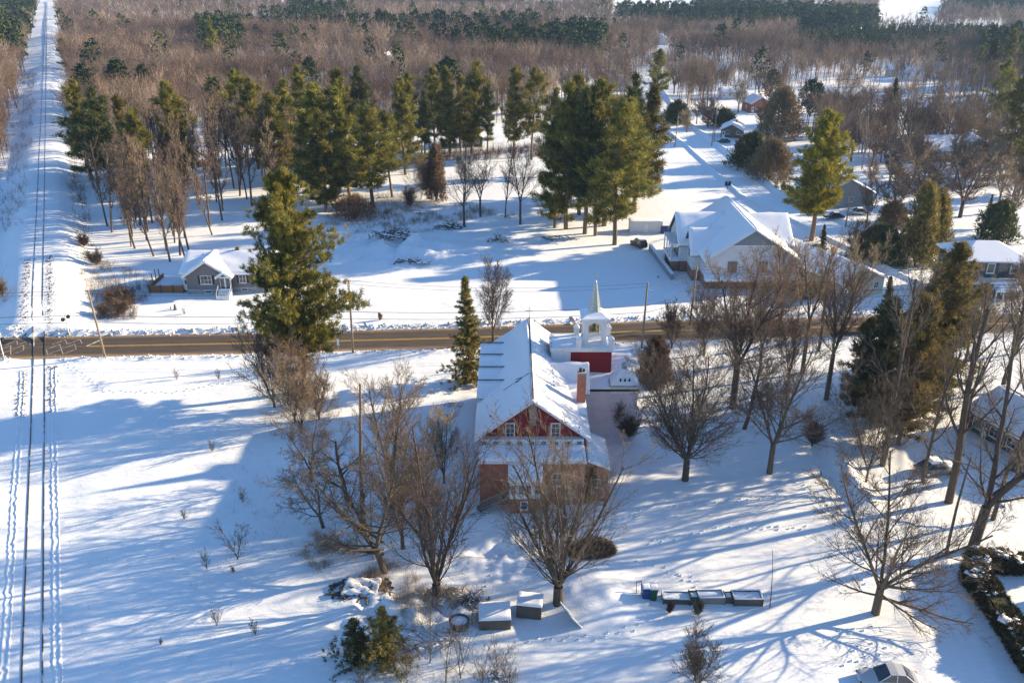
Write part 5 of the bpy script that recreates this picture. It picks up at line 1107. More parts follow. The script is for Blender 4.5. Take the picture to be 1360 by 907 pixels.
T('massive forked tree above the hedge corner, two stems spreading', 1291, 729, 372, 35, cfg(start=(.4, .2, .15, .1, 0), ratio=(.42, .5, .5, .5, 0), ang=(40, 38, 36, 34, 0), wob=(.05, .11, .12, .1, .1), kids=(1.6, 1.5, 1.5, 1.3, 0)), .5, 2, 17, .18, lean=(.07, 0))
T('thick trunked tree at the picture edge beside the verandah posts', 1345, 624, 300, 36, cfg(start=(.35, .2, .15, .1, 0), ang=(42, 38, 36, 34, 0), wob=(.06, .12, .12, .1, .1)), .5, 1, lean=(.06, .02))
T('crooked dark tree in front of the verandah house wall', 1318, 690, 465, 37, CW, .22, 1, lean=(.02, .0))
T('lone slim pole like trunk between the two giants, top snapped', 1257, 735, 606, 38, cfg(max=2, n=(6, 3, 2), start=(.5, .2, 0), kids=(.7, 1, 0), ratio=(.2, .4, 0), rr=(.35, .5, 0), wob=(.02, .2, .2), ang=(60, 40, 0)), .16)
T('wide open crowned tree with a limb sweeping down towards the hedge', 1163, 812, 592, 39, cfg(ang=(44, 34, 32, 32, 0), kids=(1.6, 1.6, 1.6, 1.3, 0), trop=(.0, .06, .06, .05, .03), wob=(.05, .08, .09, .09, .09), start=(.2, .2, .15, .1, 0)), .36, 4, 26, .17, extra=((1.9, 332, -6, 6.8, .15), (2.3, 300, 0, 5.0, .11), (2.0, 178, 15, 5.5, .1), (2.6, 10, 20, 5.0, .11)), wide=1.05)
T('tall tree behind the verandah house with a sunlit crown', 1330, 520, 330, 40, CS, .3)
T('bare tree by the road in front of the balcony house', 1248, 505, 360, 41, CV, .26, 2, 13, .3)
T('thin bare tree between evergreens and balcony house', 1282, 480, 352, 42, CV, .2, 3, 13, .2, tm='twig_tan')
T('bare tree at the very edge beyond the road near the balcony house', 1350, 470, 330, 43, CV, .24, 3, 14, .2, tm='twig_red')
T('bare tree beyond the spruce with fan shaped crown', 655, 455, 338, 44, cfg(kids=(1.7, 1.6, 1.5, 1.2, 0), ang=(34, 30, 30, 32, 0)), .2, 3, 12, .12)
T('bare tree behind the road trees with a leaning stem', 1035, 440, 300, 45, CV, .24, 3, 14, .2, tm='twig_tan')
T('twiggy tree at the near roadside, right of the hall maple', 1045, 520, 385, 46, CV, .2, 3, 14, .2, tm='twig')
T('bare tree rising from the evergreens towards the verandah house', 1225, 640, 430, 47, CS, .2, 1, lean=(.03, 0), tm='twig')
T('thin bare tree by the lane end behind the heavy trunk', 1150, 640, 470, 48, CV, .14, 3, 14, .1, tm='twig')
# the four lawn trees of the clearing
for i, (px, by, tp, lb) in enumerate([(616.5, 300, 190, 'leftmost lawn tree of four beside the stacked poles'), (638, 288, 195, 'lawn tree with a short straight bole, second of the four'), (671, 289, 190, 'thin lawn tree with a single straight stem, third of the four'), (691, 298, 186, 'lawn tree with widely forked crown nearest the pine group')]):
    T(lb, px, by, tp, 50+i, cfg(kids=(1.8, 1.5, 1.5, 1.2, 0), ang=(38, 32, 32, 32, 0)) if i != 2 else CS, .26 if i != 2 else .18, 1 if i == 2 else 2, 16, .28, group='bare lawn trees of the clearing')
# saplings and shrubs
def sapling(label, px, by, top, seed, stems=1, conf=None, r=.05, cat='sapling', name='sapling', tm='twig', wide=1, spread=16):
    return T(label, px, by, top, seed, conf or cfg(max=2, n=(5, 4, 3), start=(.15, .15, 0), kids=(2.2, 1.4, 0), ratio=(.5, .5, 0), taper=(.5, .4, 0), ang=(40, 34, 0), rr=(.6, .6, 0), rmin=.009), r, stems, spread, .05 if stems > 1 else .1, tm=tm, name=name, cat=cat, wide=wide)
sapling('small branching tree alone in the shaded field', 316, 743, 688, 60, 2, cfg(max=3, n=(5, 4, 3, 2), kids=(2, 1.8, 1.2, 0)), .07)
for i, (px, by, tp, lb) in enumerate([(323, 668, 648, 'little sapling inside the great roof shadow'), (275, 757, 727, 'twin stemmed sapling left of the lone field tree'), (288, 830, 804, 'forked dry shrub low in the field'), (339, 842, 820, 'small dry shrub near the bottom of the field'), (235, 503, 487, 'tiny sapling near the road verge'), (290, 502, 486, 'pale weed stalks near the road verge'), (282, 600, 585, 'tiny stalks in the sunlit upper field'), (245, 690, 678, 'bent twig in the open field'), (214, 855, 846, 'dark weed tuft near the rails'), (310, 760, 750, 'thin twig right below the field tree'), (245, 418, 410, 'small twig on the bungalow lawn')]):
    sapling(lb, px, by, tp, 61+i, 3, r=.035)
sapling('slender leafless sapling right of the planter boxes', 1023, 803, 726, 80, 1, cfg(max=1, n=(6, 3), start=(.4, 0), kids=(.6, 0), ratio=(.2, 0), rr=(.5, 0), rmin=.008), .05)
sapling('bushy leafless shrub below the planter boxes', 925, 912, 832, 81, 4, CB, .07, 'shrub', 'bare_shrub', 'twig')
sapling('small twiggy shrub below the long planter box', 889, 813, 797, 82, 4, CB, .03, 'shrub', 'bare_shrub')
sapling('dense twiggy shrub below the middle planter box', 927, 815, 795, 83, 5, CB, .035, 'shrub', 'bare_shrub')
sapling('fan of straight stems beside the lane under the evergreens', 1078, 592, 553, 84, 7, CB, .08, 'shrub', 'bare_shrub', wide=1.1)
sapling('loose dark shrub against the lavender wall corner', 836, 582, 540, 85, 8, CB, .06, 'shrub', 'bare_shrub', spread=30)
sapling('tan twiggy bush between chimney side wall and maple', 815, 575, 520, 86, 5, CB, .06, 'shrub', 'bare_shrub', 'twig_red')
for i, (px, by, tp, lb) in enumerate([(571, 880, 782, 'tallest of the thin saplings below the brushwood'), (592, 905, 815, 'thin sapling beside the tallest one'), (612, 900, 838, 'short sapling above the snow capped stump'), (640, 912, 850, 'spreading bare shrub at the bottom edge'), (675, 915, 868, 'low tan stalks at the bottom edge'), (615, 880, 800, 'leaning sapling under the round tub'), (540, 895, 850, 'twiggy sapling in the shade of the small firs'), (480, 912, 880, 'low bare shrub at the edge below the firs'), (660, 893, 845, 'fine stemmed shrub above the stump')]):
    sapling(lb, px, by, tp, 90+i, 1 + (i > 2)*2, r=.045)
for i, (px, by, tp, lb) in enumerate([(128, 352, 330, 'reddish shrub between the railway and slender wood'), (150, 405, 385, 'dry shrub left of the orange fence'), (170, 402, 383, 'dry shrub close to the orange fence end'), (162, 418, 396, 'shaded shrub in the hollow by the fence'), (138, 420, 402, 'low shrub behind the first pole'), (112, 330, 312, 'low red bush on the embankment foot'), (445, 270, 240, 'shrub in front of the pines'), (545, 275, 245, 'brown shrub at the clearing edge'), (505, 425, 414, 'small tuft beside the field wires'), (5, 400, 372, 'shrub on the far side of the rails'), (560, 265, 198, 'tan bushy tree next to the cedar'), (572, 268, 200, 'bushy tree beside the brown cedar')]):
    sapling(lb, px, by, tp, 110+i, 6, CB, .06, 'shrub', 'bare_shrub', 'twig_red' if i % 2 else 'twig_tan', wide=1.5 if i < 8 else 1)
# evergreens near by
def C(label, px, by, top, name='pine_tree', cat='pine tree', group=None, wide=1, **k):
    x, y, z, h = at(px, by, top); pr = conifer_mesh(k.pop('seed'), h, k.pop('r', .35), **k); t = plant(name, label, cat, pr, (x, y, z), 0, 1.0, group); t.scale = (wide, wide, 1); return t
C('huge green pine standing beside the road left of the pole', 404, 520, 226, wide=.9, seed=5, r=.62, start=.2, width=.26, whorl=.7, per=6, el0=-4, el1=52, curve=.07, blobs=34, m=28, tl=.48, tw=.04, gaps=.12, up=.6)
C('slim dark spruce between the road and the church roof', 622, 508, 365, 'spruce_tree', 'spruce', seed=6, r=.2, start=.04, width=.2, whorl=.42, per=7, el0=-14, el1=20, curve=.05, blobs=9, m=14, tl=.3, tw=.045, prof='cone', gaps=.06, needle='cedar', up=.1)
C('bright yellow green pine rising beyond the hall roof', 1077, 320, 150, seed=7, r=.5, start=.24, width=.27, whorl=.8, per=6, el0=0, el1=50, curve=.08, blobs=20, m=20, tl=.7, tw=.075, needle='needles_yellow', gaps=.15, up=.6)
for i, (px, by, tp, w_, lb) in enumerate([(1232, 545, 325, .19, 'tallest olive evergreen in front of the road right of the hall'), (1195, 590, 395, .2, 'dense olive evergreen nearest the heavy leaning trunk'), (1160, 560, 400, .2, 'dark lower evergreen on the hall side of the clump'), (1215, 520, 372, .2, 'olive evergreen at the back of the clump by the road'), (1140, 545, 425, .2, 'small shaded evergreen at the lane side of the clump'), (1245, 500, 420, .24, 'short dark evergreen at the road end of the clump')]):
    C(lb, px, by, tp, 'evergreen_tree', 'evergreen', seed=10+i, r=.3, start=.08, width=w_*1.35, whorl=.58, per=7, el0=-4, el1=45, curve=.05, blobs=14, m=16, tl=.45, tw=.045, prof='dense', needle='cedar' if i != 2 else 'needles_dark', gaps=.25, up=.35, group='evergreens between churchyard and road')
C('small dark fir at the grove foot, the shorter of two', 475, 882, 822, 'fir_tree', 'fir', seed=21, r=.07, start=.04, width=.5, whorl=.3, per=6, el0=-4, el1=30, curve=.06, blobs=8, m=12, tl=.22, tw=.03, needle='needles_dark', prof='cone', up=.3)
C('small olive fir at the grove foot, the taller of two', 515, 880, 806, 'fir_tree', 'fir', seed=22, r=.08, start=.04, width=.45, whorl=.3, per=6, el0=-4, el1=30, curve=.06, blobs=9, m=12, tl=.24, tw=.032, needle='cedar', prof='cone', up=.3)
# dome shaped brown cedar by the road
def dome(rx, h):
    def f(rg, n):
        a = rg.uniform(0, 6.28, n); t = rg.uniform(0, 1, n)**.8; lump = 1+.16*np.sin(a*3+t*5+rx)+.1*np.sin(a*7-t*9)+.07*np.sin(a*13+t*17); r_ = rx*np.sqrt(np.maximum(0, 1-t**2.2))*rg.uniform(.5, 1.08, n)*lump; t = t*(1+.1*np.sin(a*5+1)); p = np.stack([np.cos(a)*r_, np.sin(a)*r_, t*h], 1)
        d = np.stack([np.cos(a)*.35, np.sin(a)*.35, 1+0*a], 1); return p, d/np.linalg.norm(d, axis=1, keepdims=True)
    return f
def domeshrub(label, px, by, top, rx, seed, m='brown_shrub', n=1500, l=.5, w=.035, cat='shrub', name='round_shrub', k=5):
    x, y, z, h = at(px, by, top); t = thing(name, label, cat, (x, y, z)); link('foliage', leafy_mesh(seed, dome(rx, h), n, l, w, m, k), t)
    S = [];  rg = random.Random(seed)
    for i in range(60):
        a = rg.uniform(0, 6.28); q = rg.uniform(.2, .95); e = rg.uniform(.5, 1.0); S.append((0, 0, -.1, math.cos(a)*rx*q*.5, math.sin(a)*rx*q*.5, h*.5*e, .06, .04)); S.append((math.cos(a)*rx*q*.5, math.sin(a)*rx*q*.5, h*.5*e, math.cos(a)*rx*q, math.sin(a)*rx*q, h*(1.05-.45*q*q)*e, .04, .012))
    V, Fq = tubes(S, 4); link('stems', mesh_np('stems', V, [Fq], M['bark']), t)
domeshrub('egg shaped brown shrub by the road right of the bell tower', 869, 507, 452, 2.1, 31, n=2200)
domeshrub('dark round tree at the side street bend', 898, 163, 136, 4.2, 32, 'needles_dark', 900, .9, .12)
domeshrub('large willow like brown bush above the small cabin', 1034, 185, 122, 6.5, 33, 'brown_shrub', 1600, 1.3, .1)
domeshrub('broad dark shrub bank along the side street', 998, 222, 182, 6.0, 34, 'needles_dark', 1500, .9, .12)
domeshrub('brown shrub mass between street bank and yellow pine', 1022, 238, 190, 5.5, 35, 'brown_shrub', 1500, 1.0, .08)
domeshrub('dark shrub behind the evergreens near the hall', 1165, 345, 303, 4.5, 36, 'needles_dark', 1500, .7, .09)
domeshrub('olive conical bush behind the balcony house trees', 1232, 345, 262, 3.2, 37, 'cedar', 1500, .7, .09)
domeshrub('olive bush beside the conical one', 1215, 352, 250, 3.0, 38, 'cedar', 1300, .7, .09)
domeshrub('dark rounded bush above the balcony house roof', 1322, 318, 272, 3.6, 39, 'needles_dark', 1200, .7, .09)
domeshrub('low brown bush beside the grey house drive', 1185, 300, 272, 3.0, 40, 'brown_shrub', 900, .7, .06)
domeshrub('brown conical cedar at the edge of the clearing', 580, 268, 198, 2.3, 41, 'brown_shrub', 1400, .7, .06)
domeshrub('dark shrub behind the cabin', 960, 168, 148, 4.0, 42, 'needles_dark', 800, .9, .12)
domeshrub('small yellow brown bush beside the hall end', 1078, 365, 330, 2.2, 43, 'cedar', 900, .5, .06)
domeshrub('bare brown thicket under the left pines', 470, 290, 262, 4.5, 44, 'brown_shrub', 700, .9, .04)
for i, px in enumerate((1052, 1060, 1069, 1078, 1087)):
    domeshrub(('narrow upright shrub at the hall corner', 'second narrow upright shrub from the hall corner', 'middle narrow upright shrub beside the hall', 'fourth narrow upright shrub from the hall corner', 'narrow upright shrub farthest from the hall corner')[i], px, 397, 376, .55, 45+i, 'brown_shrub', 160, .4, .04, name='narrow_shrub')
# shared tree shapes for the wood
rgw = random.Random(77)
PINES = [conifer_mesh(300+i, 25, .36, start=(.1, .2, .28, .13, .22, .32, .16)[i], width=(.18, .22, .16, .2, .21, .24, .17)[i], whorl=1.2, per=(6, 5, 6, 5, 6, 5, 6)[i], el0=-6, el1=50, curve=.1, blobs=(15, 17, 14, 16, 15, 17, 14)[i], m=17, tl=.85, tw=.055, gaps=.26, up=.7, needle=('needles', 'needles', 'needles_dark', 'needles', 'needles', 'needles', 'needles')[i], lean=(.02*(i-3), .01*(i % 3))) for i in range(7)]
SPRUCES = [conifer_mesh(320+i, 12, .2, start=.05, width=.19, whorl=.6, per=6, el0=-8, el1=25, curve=.05, blobs=7, m=10, tl=.5, tw=.09, prof='cone', needle='needles_dark', up=.2) for i in range(2)]
CM = cfg(n=(6, 5, 4, 3, 2), kids=(1.9, 1.6, 1.5, 1.3, 0), rmin=.018)
CT = cfg(n=(8, 5, 4, 3, 2), kids=(2.2, 1.6, 1.5, 1.2, 0), rmin=.018, start=(.36, .2, .1, .1, 0), ratio=(.36, .5, .5, .5, 0), ang=(32, 30, 30, 30, 0), trop=(.01, .14, .1, .06, .04))
WOOD = [bare_mesh(340+i, 16, .17, 1, conf=CT, twigmat=('twig', 'twig_tan', 'twig_red')[i % 3]) for i in range(6)]
ROUND = [bare_mesh(360+i, 13, .24, 3, 14, conf=CM, low=.2, twigmat=('twig', 'twig_red', 'twig_tan', 'twig')[i % 4]) for i in range(4)]
CLUMP = [bare_mesh(370+i, 13, .2, 5, 12, conf=CM, low=.04, twigmat=('twig_tan', 'twig')[i % 2]) for i in range(2)]
def put(kind, lib, i, px, by, top, label, group, cat, name, wide=1.0, H=None):
    x, y, z, h = at(px, by, top, H); base = {id(PINES): 25, id(SPRUCES): 12, id(WOOD): 16, id(ROUND): 13, id(CLUMP): 13}[id(lib)]
    s = h/base; t = plant(name, label, cat, lib[i % len(lib)], (x, y, z), rgw.uniform(0, 6.28), s*wide*(1.08 if base == 25 else 1), group, scz=s); return t
# pines: each with its own words
PL = [(737, 303, 158, .95, 'front pine at the left of the group above the lawn trees'), (752, 304, 108, 1.0, 'tall dark pine second in the front of the group'), (778, 311, 120, 1.1, 'pine with a pale top in the front of the group'), (790, 313, 138, .95, 'thin trunked pine in the front of the group'),
 (815, 325, 132, 1.1, 'foremost pine of the group, next to the field'), (802, 300, 108, 1.2, 'broad pine in the heart of the group'), (842, 282, 130, 1.2, 'pine of the group hanging over the open street field'), (853, 262, 116, 1.15, 'rounded pine at the street side of the group'), (770, 285, 98, .95, 'slender pine top at the back of the group'), (830, 270, 100, 1.1, 'back pine of the group with a lit crown'),
 (757, 262, 130, .9, 'shaded pine behind the pine group'), (683, 210, 90, .9, 'left of the twin pines standing behind the lawn trees'), (706, 212, 93, .9, 'right of the twin pines standing behind the lawn trees'), (627, 205, 82, 1.1, 'high pine with lit top above the blue cottage'), (599, 205, 90, 1.0, 'dark pine left of the blue cottage'), (577, 200, 90, 1.0, 'dark pine with thin crown near the cottage'),
 (648, 205, 108, .8, 'short dark pine right of the blue cottage'), (538, 232, 105, 1.1, 'pale green pine in the back row left of the cottage'), (494, 275, 142, 1.35, 'broad pine standing forward at the clearing edge'), (520, 262, 150, 1.1, 'pine right behind the broad forward pine'), (415, 262, 112, 1.5, 'wide lit pine above the bungalow wood'), (433, 282, 150, 1.2, 'pale pine leaning over the clearing corner'),
 (452, 235, 92, 1.2, 'dark pine in the back row above the big pine'), (487, 215, 90, 1.3, 'round topped dark pine in the back row'), (405, 210, 90, 1.2, 'back row pine behind the wide lit one'), (368, 250, 125, 1.2, 'pine above the slender grey wood, near its end'), (343, 225, 108, 1.1, 'pine seen beyond the big pine top'), (250, 240, 108, 1.3, 'flat topped dark pine rising alone from the grey wood'),
 (232, 245, 120, .9, 'pine close to the flat topped one'), (190, 270, 145, 1.2, 'yellow green pine over the railway shrubs'), (150, 255, 118, 1.4, 'broad pine at the corner of the wood by the railway'), (122, 240, 108, 1.3, 'pine nearest the railway cutting'), (172, 240, 128, 1.0, 'pine between the two railway pines'), (870, 142, 66, 1.1, 'lone round pine beyond the side street'),
 (92, 95, 50, 1.4, 'dark pine beside the far railway cutting'), (286, 88, 22, .8, 'far dark spruce like pine in the wood'), (1345, 235, 88, 1.3, 'large dark pine at the picture edge above the houses'), (1308, 120, 48, 1.3, 'dark blue pine in the far right wood'), (1332, 115, 40, 1.3, 'tall dark blue pine beside the far one'), (1352, 112, 38, 1.3, 'dark blue pine at the far picture edge'),
 (1322, 178, 80, .9, 'olive lit pine above the long low blue house'), (1358, 260, 150, 1.2, 'dark drooping pine at the picture edge'), (1290, 118, 62, 1.1, 'dark pine left in the far dark group'), (1092, 65, 38, 1.0, 'small pine above the village wood'), (565, 215, 122, 1.0, 'green pine among dark trunks near the cottage'), (545, 205, 98, 1.0, 'thin dark pine in the back row'), (612, 200, 100, .8, 'narrow pine between two dark ones at the cottage'),
 (320, 215, 96, 1.0, 'pine behind the bungalow wood'), (385, 230, 105, 1.0, 'pine hidden behind the wide lit pine'), (465, 260, 118, 1.1, 'pine between forward pine and back row'), (735, 235, 118, .9, 'pine with bare stem left of the group')]
for i, (px, by, tp, w_, lb) in enumerate(PL): put('pine', PINES, i, px, by, tp, lb, 'pines of the clearing and wood', 'pine tree', 'pine_tree', w_)
for i, (px, by, tp, w_, lb) in enumerate([(1181, 166, 105, .9, 'dark pointed spruce among the village trees'), (1178, 185, 158, .9, 'small pointed spruce in front of the white cottage'), (1275, 176, 140, 1.0, 'dark fir left of the pair by the blue roofed house'), (1282, 180, 145, 1.2, 'dark fir of the pair by the blue roofed house'), (1302, 180, 145, 1.3, 'broad fir between the blue roofed houses'), (1322, 178, 152, 1.0, 'small dark fir before the long low house'), (1313, 283, 258, .8, 'young fir beside the dark rounded bush'), (1090, 340, 300, .9, 'small conifer beside the yellow green pine trunk'), (1170, 440, 368, .8, 'narrow yellow green conifer by the hidden low house')]):
    put('spruce', SPRUCES, i, px, by, tp, lb, None, 'spruce', 'spruce_tree', w_)
# village trees
VT = [(ROUND, 1225, 290, 170, 1.5, 'big round brown crowned tree in the village garden'), (ROUND, 1275, 288, 190, 1.5, 'wide dark limbed tree right of the big round crown'), (ROUND, 1185, 300, 190, 1.2, 'dark garden tree with a snowy branch'), (ROUND, 1150, 300, 235, .9, 'small fan shaped tree before the grey house'), (ROUND, 1010, 175, 130, 1.1, 'bare tree above the cabin roof'), (ROUND, 925, 165, 125, 1.1, 'bare tree left of the cabin'),
 (ROUND, 980, 150, 95, 1.0, 'bare tree beyond the cabin'), (CLUMP, 940, 170, 125, 1.2, 'many stemmed bush tree beside the transformer pole'), (CLUMP, 912, 175, 140, .9, 'bushy tree at the street corner'), (ROUND, 895, 125, 78, 1.2, 'pale round tree at the end of the street'), (ROUND, 1100, 180, 120, 1.0, 'tree above the yellow pine top'), (ROUND, 1130, 215, 150, 1.1, 'dark tree behind the yellow pine'), (ROUND, 1205, 180, 130, 1.0, 'round tree beside the pointed spruce'),
 (ROUND, 1065, 140, 102, .9, 'young lone tree on the snow beyond the willow bush'), (WOOD, 1078, 137, 85, .8, 'thin straight tree on the snow by the wood'), (ROUND, 1240, 190, 140, 1.1, 'tree behind the broad snow roof'), (ROUND, 1300, 235, 175, 1.1, 'tree right of the blue roofed house'), (ROUND, 1340, 300, 230, 1.1, 'edge tree above the balcony house'), (ROUND, 1100, 245, 180, .9, 'tree between the yellow pine and grey house'),
 (ROUND, 1180, 250, 185, 1.0, 'tree behind the steep roofed grey house'), (CLUMP, 1205, 330, 285, 1.2, 'thicket behind the olive bushes'), (CLUMP, 1250, 395, 330, 1.1, 'thicket beside the balcony house'), (CLUMP, 1345, 400, 350, 1.1, 'thicket at the far side of the balcony house'), (CLUMP, 1140, 345, 285, 1.1, 'thicket behind the long low house'), (ROUND, 1040, 150, 110, .9, 'bare tree behind the willow bush'), (CLUMP, 1305, 405, 372, 1.0, 'leafless bushes in front of the balcony house'),
 (ROUND, 1155, 260, 200, .9, 'tree left of the big round crown'), (ROUND, 1325, 215, 160, 1.0, 'bare tree before the far edge pine'), (ROUND, 870, 168, 118, .9, 'bare tree behind the round pine flank'), (CLUMP, 850, 320, 292, .0001, '')]
for i, (lib, px, by, tp, w_, lb) in enumerate(VT):
    if lb: put('v', lib, i, px, by, tp, lb, None, 'bare tree', 'bare_tree', w_)
# the slender wood left of the clearing and the trees behind the pines: individuals
def inpoly(px, py, poly):
    c = False; j = len(poly)-1
    for i in range(len(poly)):
        (xi, yi), (xj, yj) = poly[i], poly[j]
        if (yi > py) != (yj > py) and px < (xj-xi)*(py-yi)/(yj-yi)+xi: c = not c
        j = i
    return c
taken = []
def scatter(poly, n, dmin, lib, hr, label, group, cat='bare tree', name='bare_tree', wide=(.8, 1.2), seed=1, libsel=None):
    rg = random.Random(seed); gx = [G(*p) for p in poly]; x0, x1 = min(p[0] for p in gx), max(p[0] for p in gx); y0, y1 = min(p[1] for p in gx), max(p[1] for p in gx); k = 0; tries = 0
    while k < n and tries < n*60:
        tries += 1; x, y = rg.uniform(x0, x1), rg.uniform(y0, y1)
        if not inpoly(x, y, gx) or any((x-a)**2+(y-b)**2 < dmin**2 for a, b in taken): continue
        taken.append((x, y)); h = rg.uniform(*hr); base = {id(PINES): 25, id(WOOD): 16, id(ROUND): 13, id(CLUMP): 13}[id(lib)]; s = h/base
        L_ = label[k % len(label)] if isinstance(label, (list, tuple)) else label
        plant(name, L_, cat, lib[rg.randrange(len(lib))], (x, y, gz(x, y)), rg.uniform(0, 6.28), s*rg.uniform(*wide), group, scz=s, tilt=(rg.gauss(0, 2.5), rg.gauss(0, 2.5))); k += 1
    return k
nw = 0
nw += scatter([(138, 300), (165, 325), (205, 345), (255, 356), (268, 330), (240, 290), (170, 270)], 38, 1.7, WOOD, (15, 19), 'slender bare tree of the grey wood next to the bungalow', 'slender trees next to the bungalow', seed=1)
nw += scatter([(262, 330), (300, 300), (345, 290), (420, 240), (330, 205), (230, 215), (240, 285)], 42, 3.4, WOOD, (17, 21), 'thin dark trunk of the snowy wood below the pines', 'thin trunks on snow below the pines', seed=2)
nw += scatter([(98, 225), (150, 262), (235, 280), (250, 215), (180, 200), (105, 195)], 40, 3.6, WOOD, (14, 18), 'bare brown tree at the railway corner of the wood', 'bare trees at the railway corner', seed=3)
nw += scatter([(420, 235), (560, 215), (700, 190), (700, 172), (420, 195)], 26, 4, WOOD, (13, 18), 'bare tree standing between the dark pines', 'bare trees among the dark pines', seed=4)
nw += scatter([(1085, 210), (1360, 280), (1360, 160), (1080, 145)], 64, 4.5, ROUND, (10, 14), 'bare garden tree among the village houses', 'bare garden trees of the village', seed=7)
# ---------------------------------------------------------------- the far wood: uncountable, merged meshes
rg = np.random.default_rng(11)
def tmpl_bare(seed, n, tw, limbs=7):
    """unit tree (height 1, crown radius about .33): a trunk, limbs and spikes of fine twigs"""
    r = np.random.default_rng(seed); S = [(0, 0, 0, 0, 0, .75, .013, .005)]; ends = []
    for i in range(limbs):
        a = r.uniform(0, 6.28); z0 = r.uniform(.25, .6); el = r.uniform(.75, 1.2); L = r.uniform(.3, .5)
        d = np.array([math.cos(a)*math.cos(el), math.sin(a)*math.cos(el), math.sin(el)]); p = np.array([0, 0, z0]); q = p + d*L; S.append((*p, *q, .007, .003)); ends.append((p, q, d))
    for i in range(n):
        p, q, d = ends[r.integers(limbs)]; t = r.uniform(.15, 1); c = p + (q-p)*t + r.normal(0, .05, 3); dd = d*.5 + r.normal(0, .4, 3); dd[2] = abs(dd[2])*.9 + .55; dd /= np.linalg.norm(dd); L = r.uniform(.1, .24)
        S.append((*c, *(c+dd*L), tw, tw*.15))
    return tubes(S, 3)
def tmpl_pine(seed, n, w, cone=False):
    r = np.random.default_rng(seed); z = r.uniform(.12 if cone else .3, 1, n)**.9; wd = (.2*(1-z)+.01) if cone else .21*np.sin(np.clip((z-.25)/.75*.85+.15, 0, 1)*math.pi)**.6
    a = r.uniform(0, 6.28, n); rr = wd*np.sqrt(r.random(n))*1.1; C = np.stack([np.cos(a)*rr, np.sin(a)*rr, z], 1); D = np.stack([np.cos(a)*.7, np.sin(a)*.7, .5+0*a], 1)
    V, Fq = tufts(r, C, D, 2, .075, w, .6, .02); T_, Ft = tubes([(0, 0, 0, 0, 0, .9, .011, .004)], 3); return np.concatenate([V, T_]), np.concatenate([Fq, Ft+len(V)])
def spread(V, Fq, pos, h, wid, rot, tint):
    n = len(pos); c, s = np.cos(rot), np.sin(rot); X = V[None, :, 0]*wid[:, None]; Y = V[None, :, 1]*wid[:, None]
    W = np.stack([X*c[:, None]-Y*s[:, None]+pos[:, 0:1], X*s[:, None]+Y*c[:, None]+pos[:, 1:2], V[None, :, 2]*h[:, None]+pos[:, 2:3]], 2)
    return W.reshape(-1, 3), (Fq[None] + (np.arange(n)*len(V))[:, None, None]).reshape(-1, 4), np.repeat(tint, len(V))
def PX(x, y):
    zc = y*math.cos(TH)+CAMH*math.sin(TH); yc = y*math.sin(TH)-CAMH*math.cos(TH); return 680+F*x/zc, 453.5-F*yc/zc
def in_poly(px, py, poly):
    c = np.zeros(px.shape, bool); j = len(poly)-1
    for i in range(len(poly)):
        (xi, yi), (xj, yj) = poly[i], poly[j]; m = ((yi > py) != (yj > py)) & (px < (xj-xi)*(py-yi)/((yj-yi) or 1e-9)+xi); c ^= m; j = i
    return c
def forest_points(y0, y1, sp):
    ys_ = np.arange(y0, y1, sp); out = []
    for y in ys_:
        w = .72*y+60; xs_ = np.arange(-w, w, sp); out.append(np.stack([xs_ + rg.uniform(-.5, .5, len(xs_))*sp, y + rg.uniform(-.5, .5, len(xs_))*sp], 1))
    p = np.concatenate(out); px, py = PX(p[:, 0], p[:, 1]); u, v = rail_uv(p[:, 0], p[:, 1])
    edge = np.interp(px, [-400, 30, 95, 250, 420, 560, 700, 790, 880, 1000, 1060, 1100, 1360, 2000], [250, 225, 193, 192, 192, 170, 162, 142, 145, 150, 160, 225, 240, 240])
    keep = (py < edge) & ~((v > -10.5-1.5*np.sin(u*.05)) & (v < 10+1.5*np.sin(u*.037+1)))
    for pl in ([(815, -12), (915, -12), (922, 27), (812, 27)], [(1165, 4), (1240, -2), (1262, 0), (1240, 38), (1162, 40)], [(1270, 40), (1420, 34), (1420, 46), (1275, 46)], [(690, -12), (770, -12), (760, 12), (690, 10)], [(860, 92), (880, 60), (900, 92)], [(1080, 10), (1105, 10), (1105, 22), (1080, 22)]): keep &= ~in_poly(px, py, pl)
    keep &= ~((vnoise(p[:, 0]/33, p[:, 1]/24, 91) > .9) & (py > 40))
    # hamlet clearings let the snow show
    keep &= ~((in_poly(px, py, [(880, 92), (1060, 84), (1360, 98), (1500, 120), (1500, 170), (880, 160)])) & (vnoise(p[:, 0]/14, p[:, 1]/14, 3) > .6))
    keep &= ~((px > 1060) & (py > 150) & (vnoise(p[:, 0]/12, p[:, 1]/12, 13) > .42))
    d_, s_ = poly_dist(p[:, 0], p[:, 1], STREET); keep &= d_ > 9; keep &= ~in_poly(px, py, [(1040, 118), (1110, 118), (1110, 160), (1040, 160)])
    keep &= ~((in_poly(px, py, [(1120, 90), (1360, 92), (1500, 100), (1500, 130), (1120, 130)])) & (rg.random(len(p)) < .25))
    for g_ in ((740, 118, 16), (818, 118, 14), (800, 88, 11), (512, 94, 12), (1222, 106, 16), (1192, 101, 12), (878, 58, 10), (975, 132, 16), (1010, 150, 14), (1128, 140, 12), (1250, 215, 17), (1292, 212, 15), (1315, 168, 16), (1180, 172, 14), (1135, 285, 18)):
        gx, gy = G(g_[0], g_[1]); keep &= (((p[:, 0]-gx)**2 + (p[:, 1]-(gy-g_[2]*.6))**2) > (g_[2]*.9)**2)
    return p[keep], px[keep], py[keep]
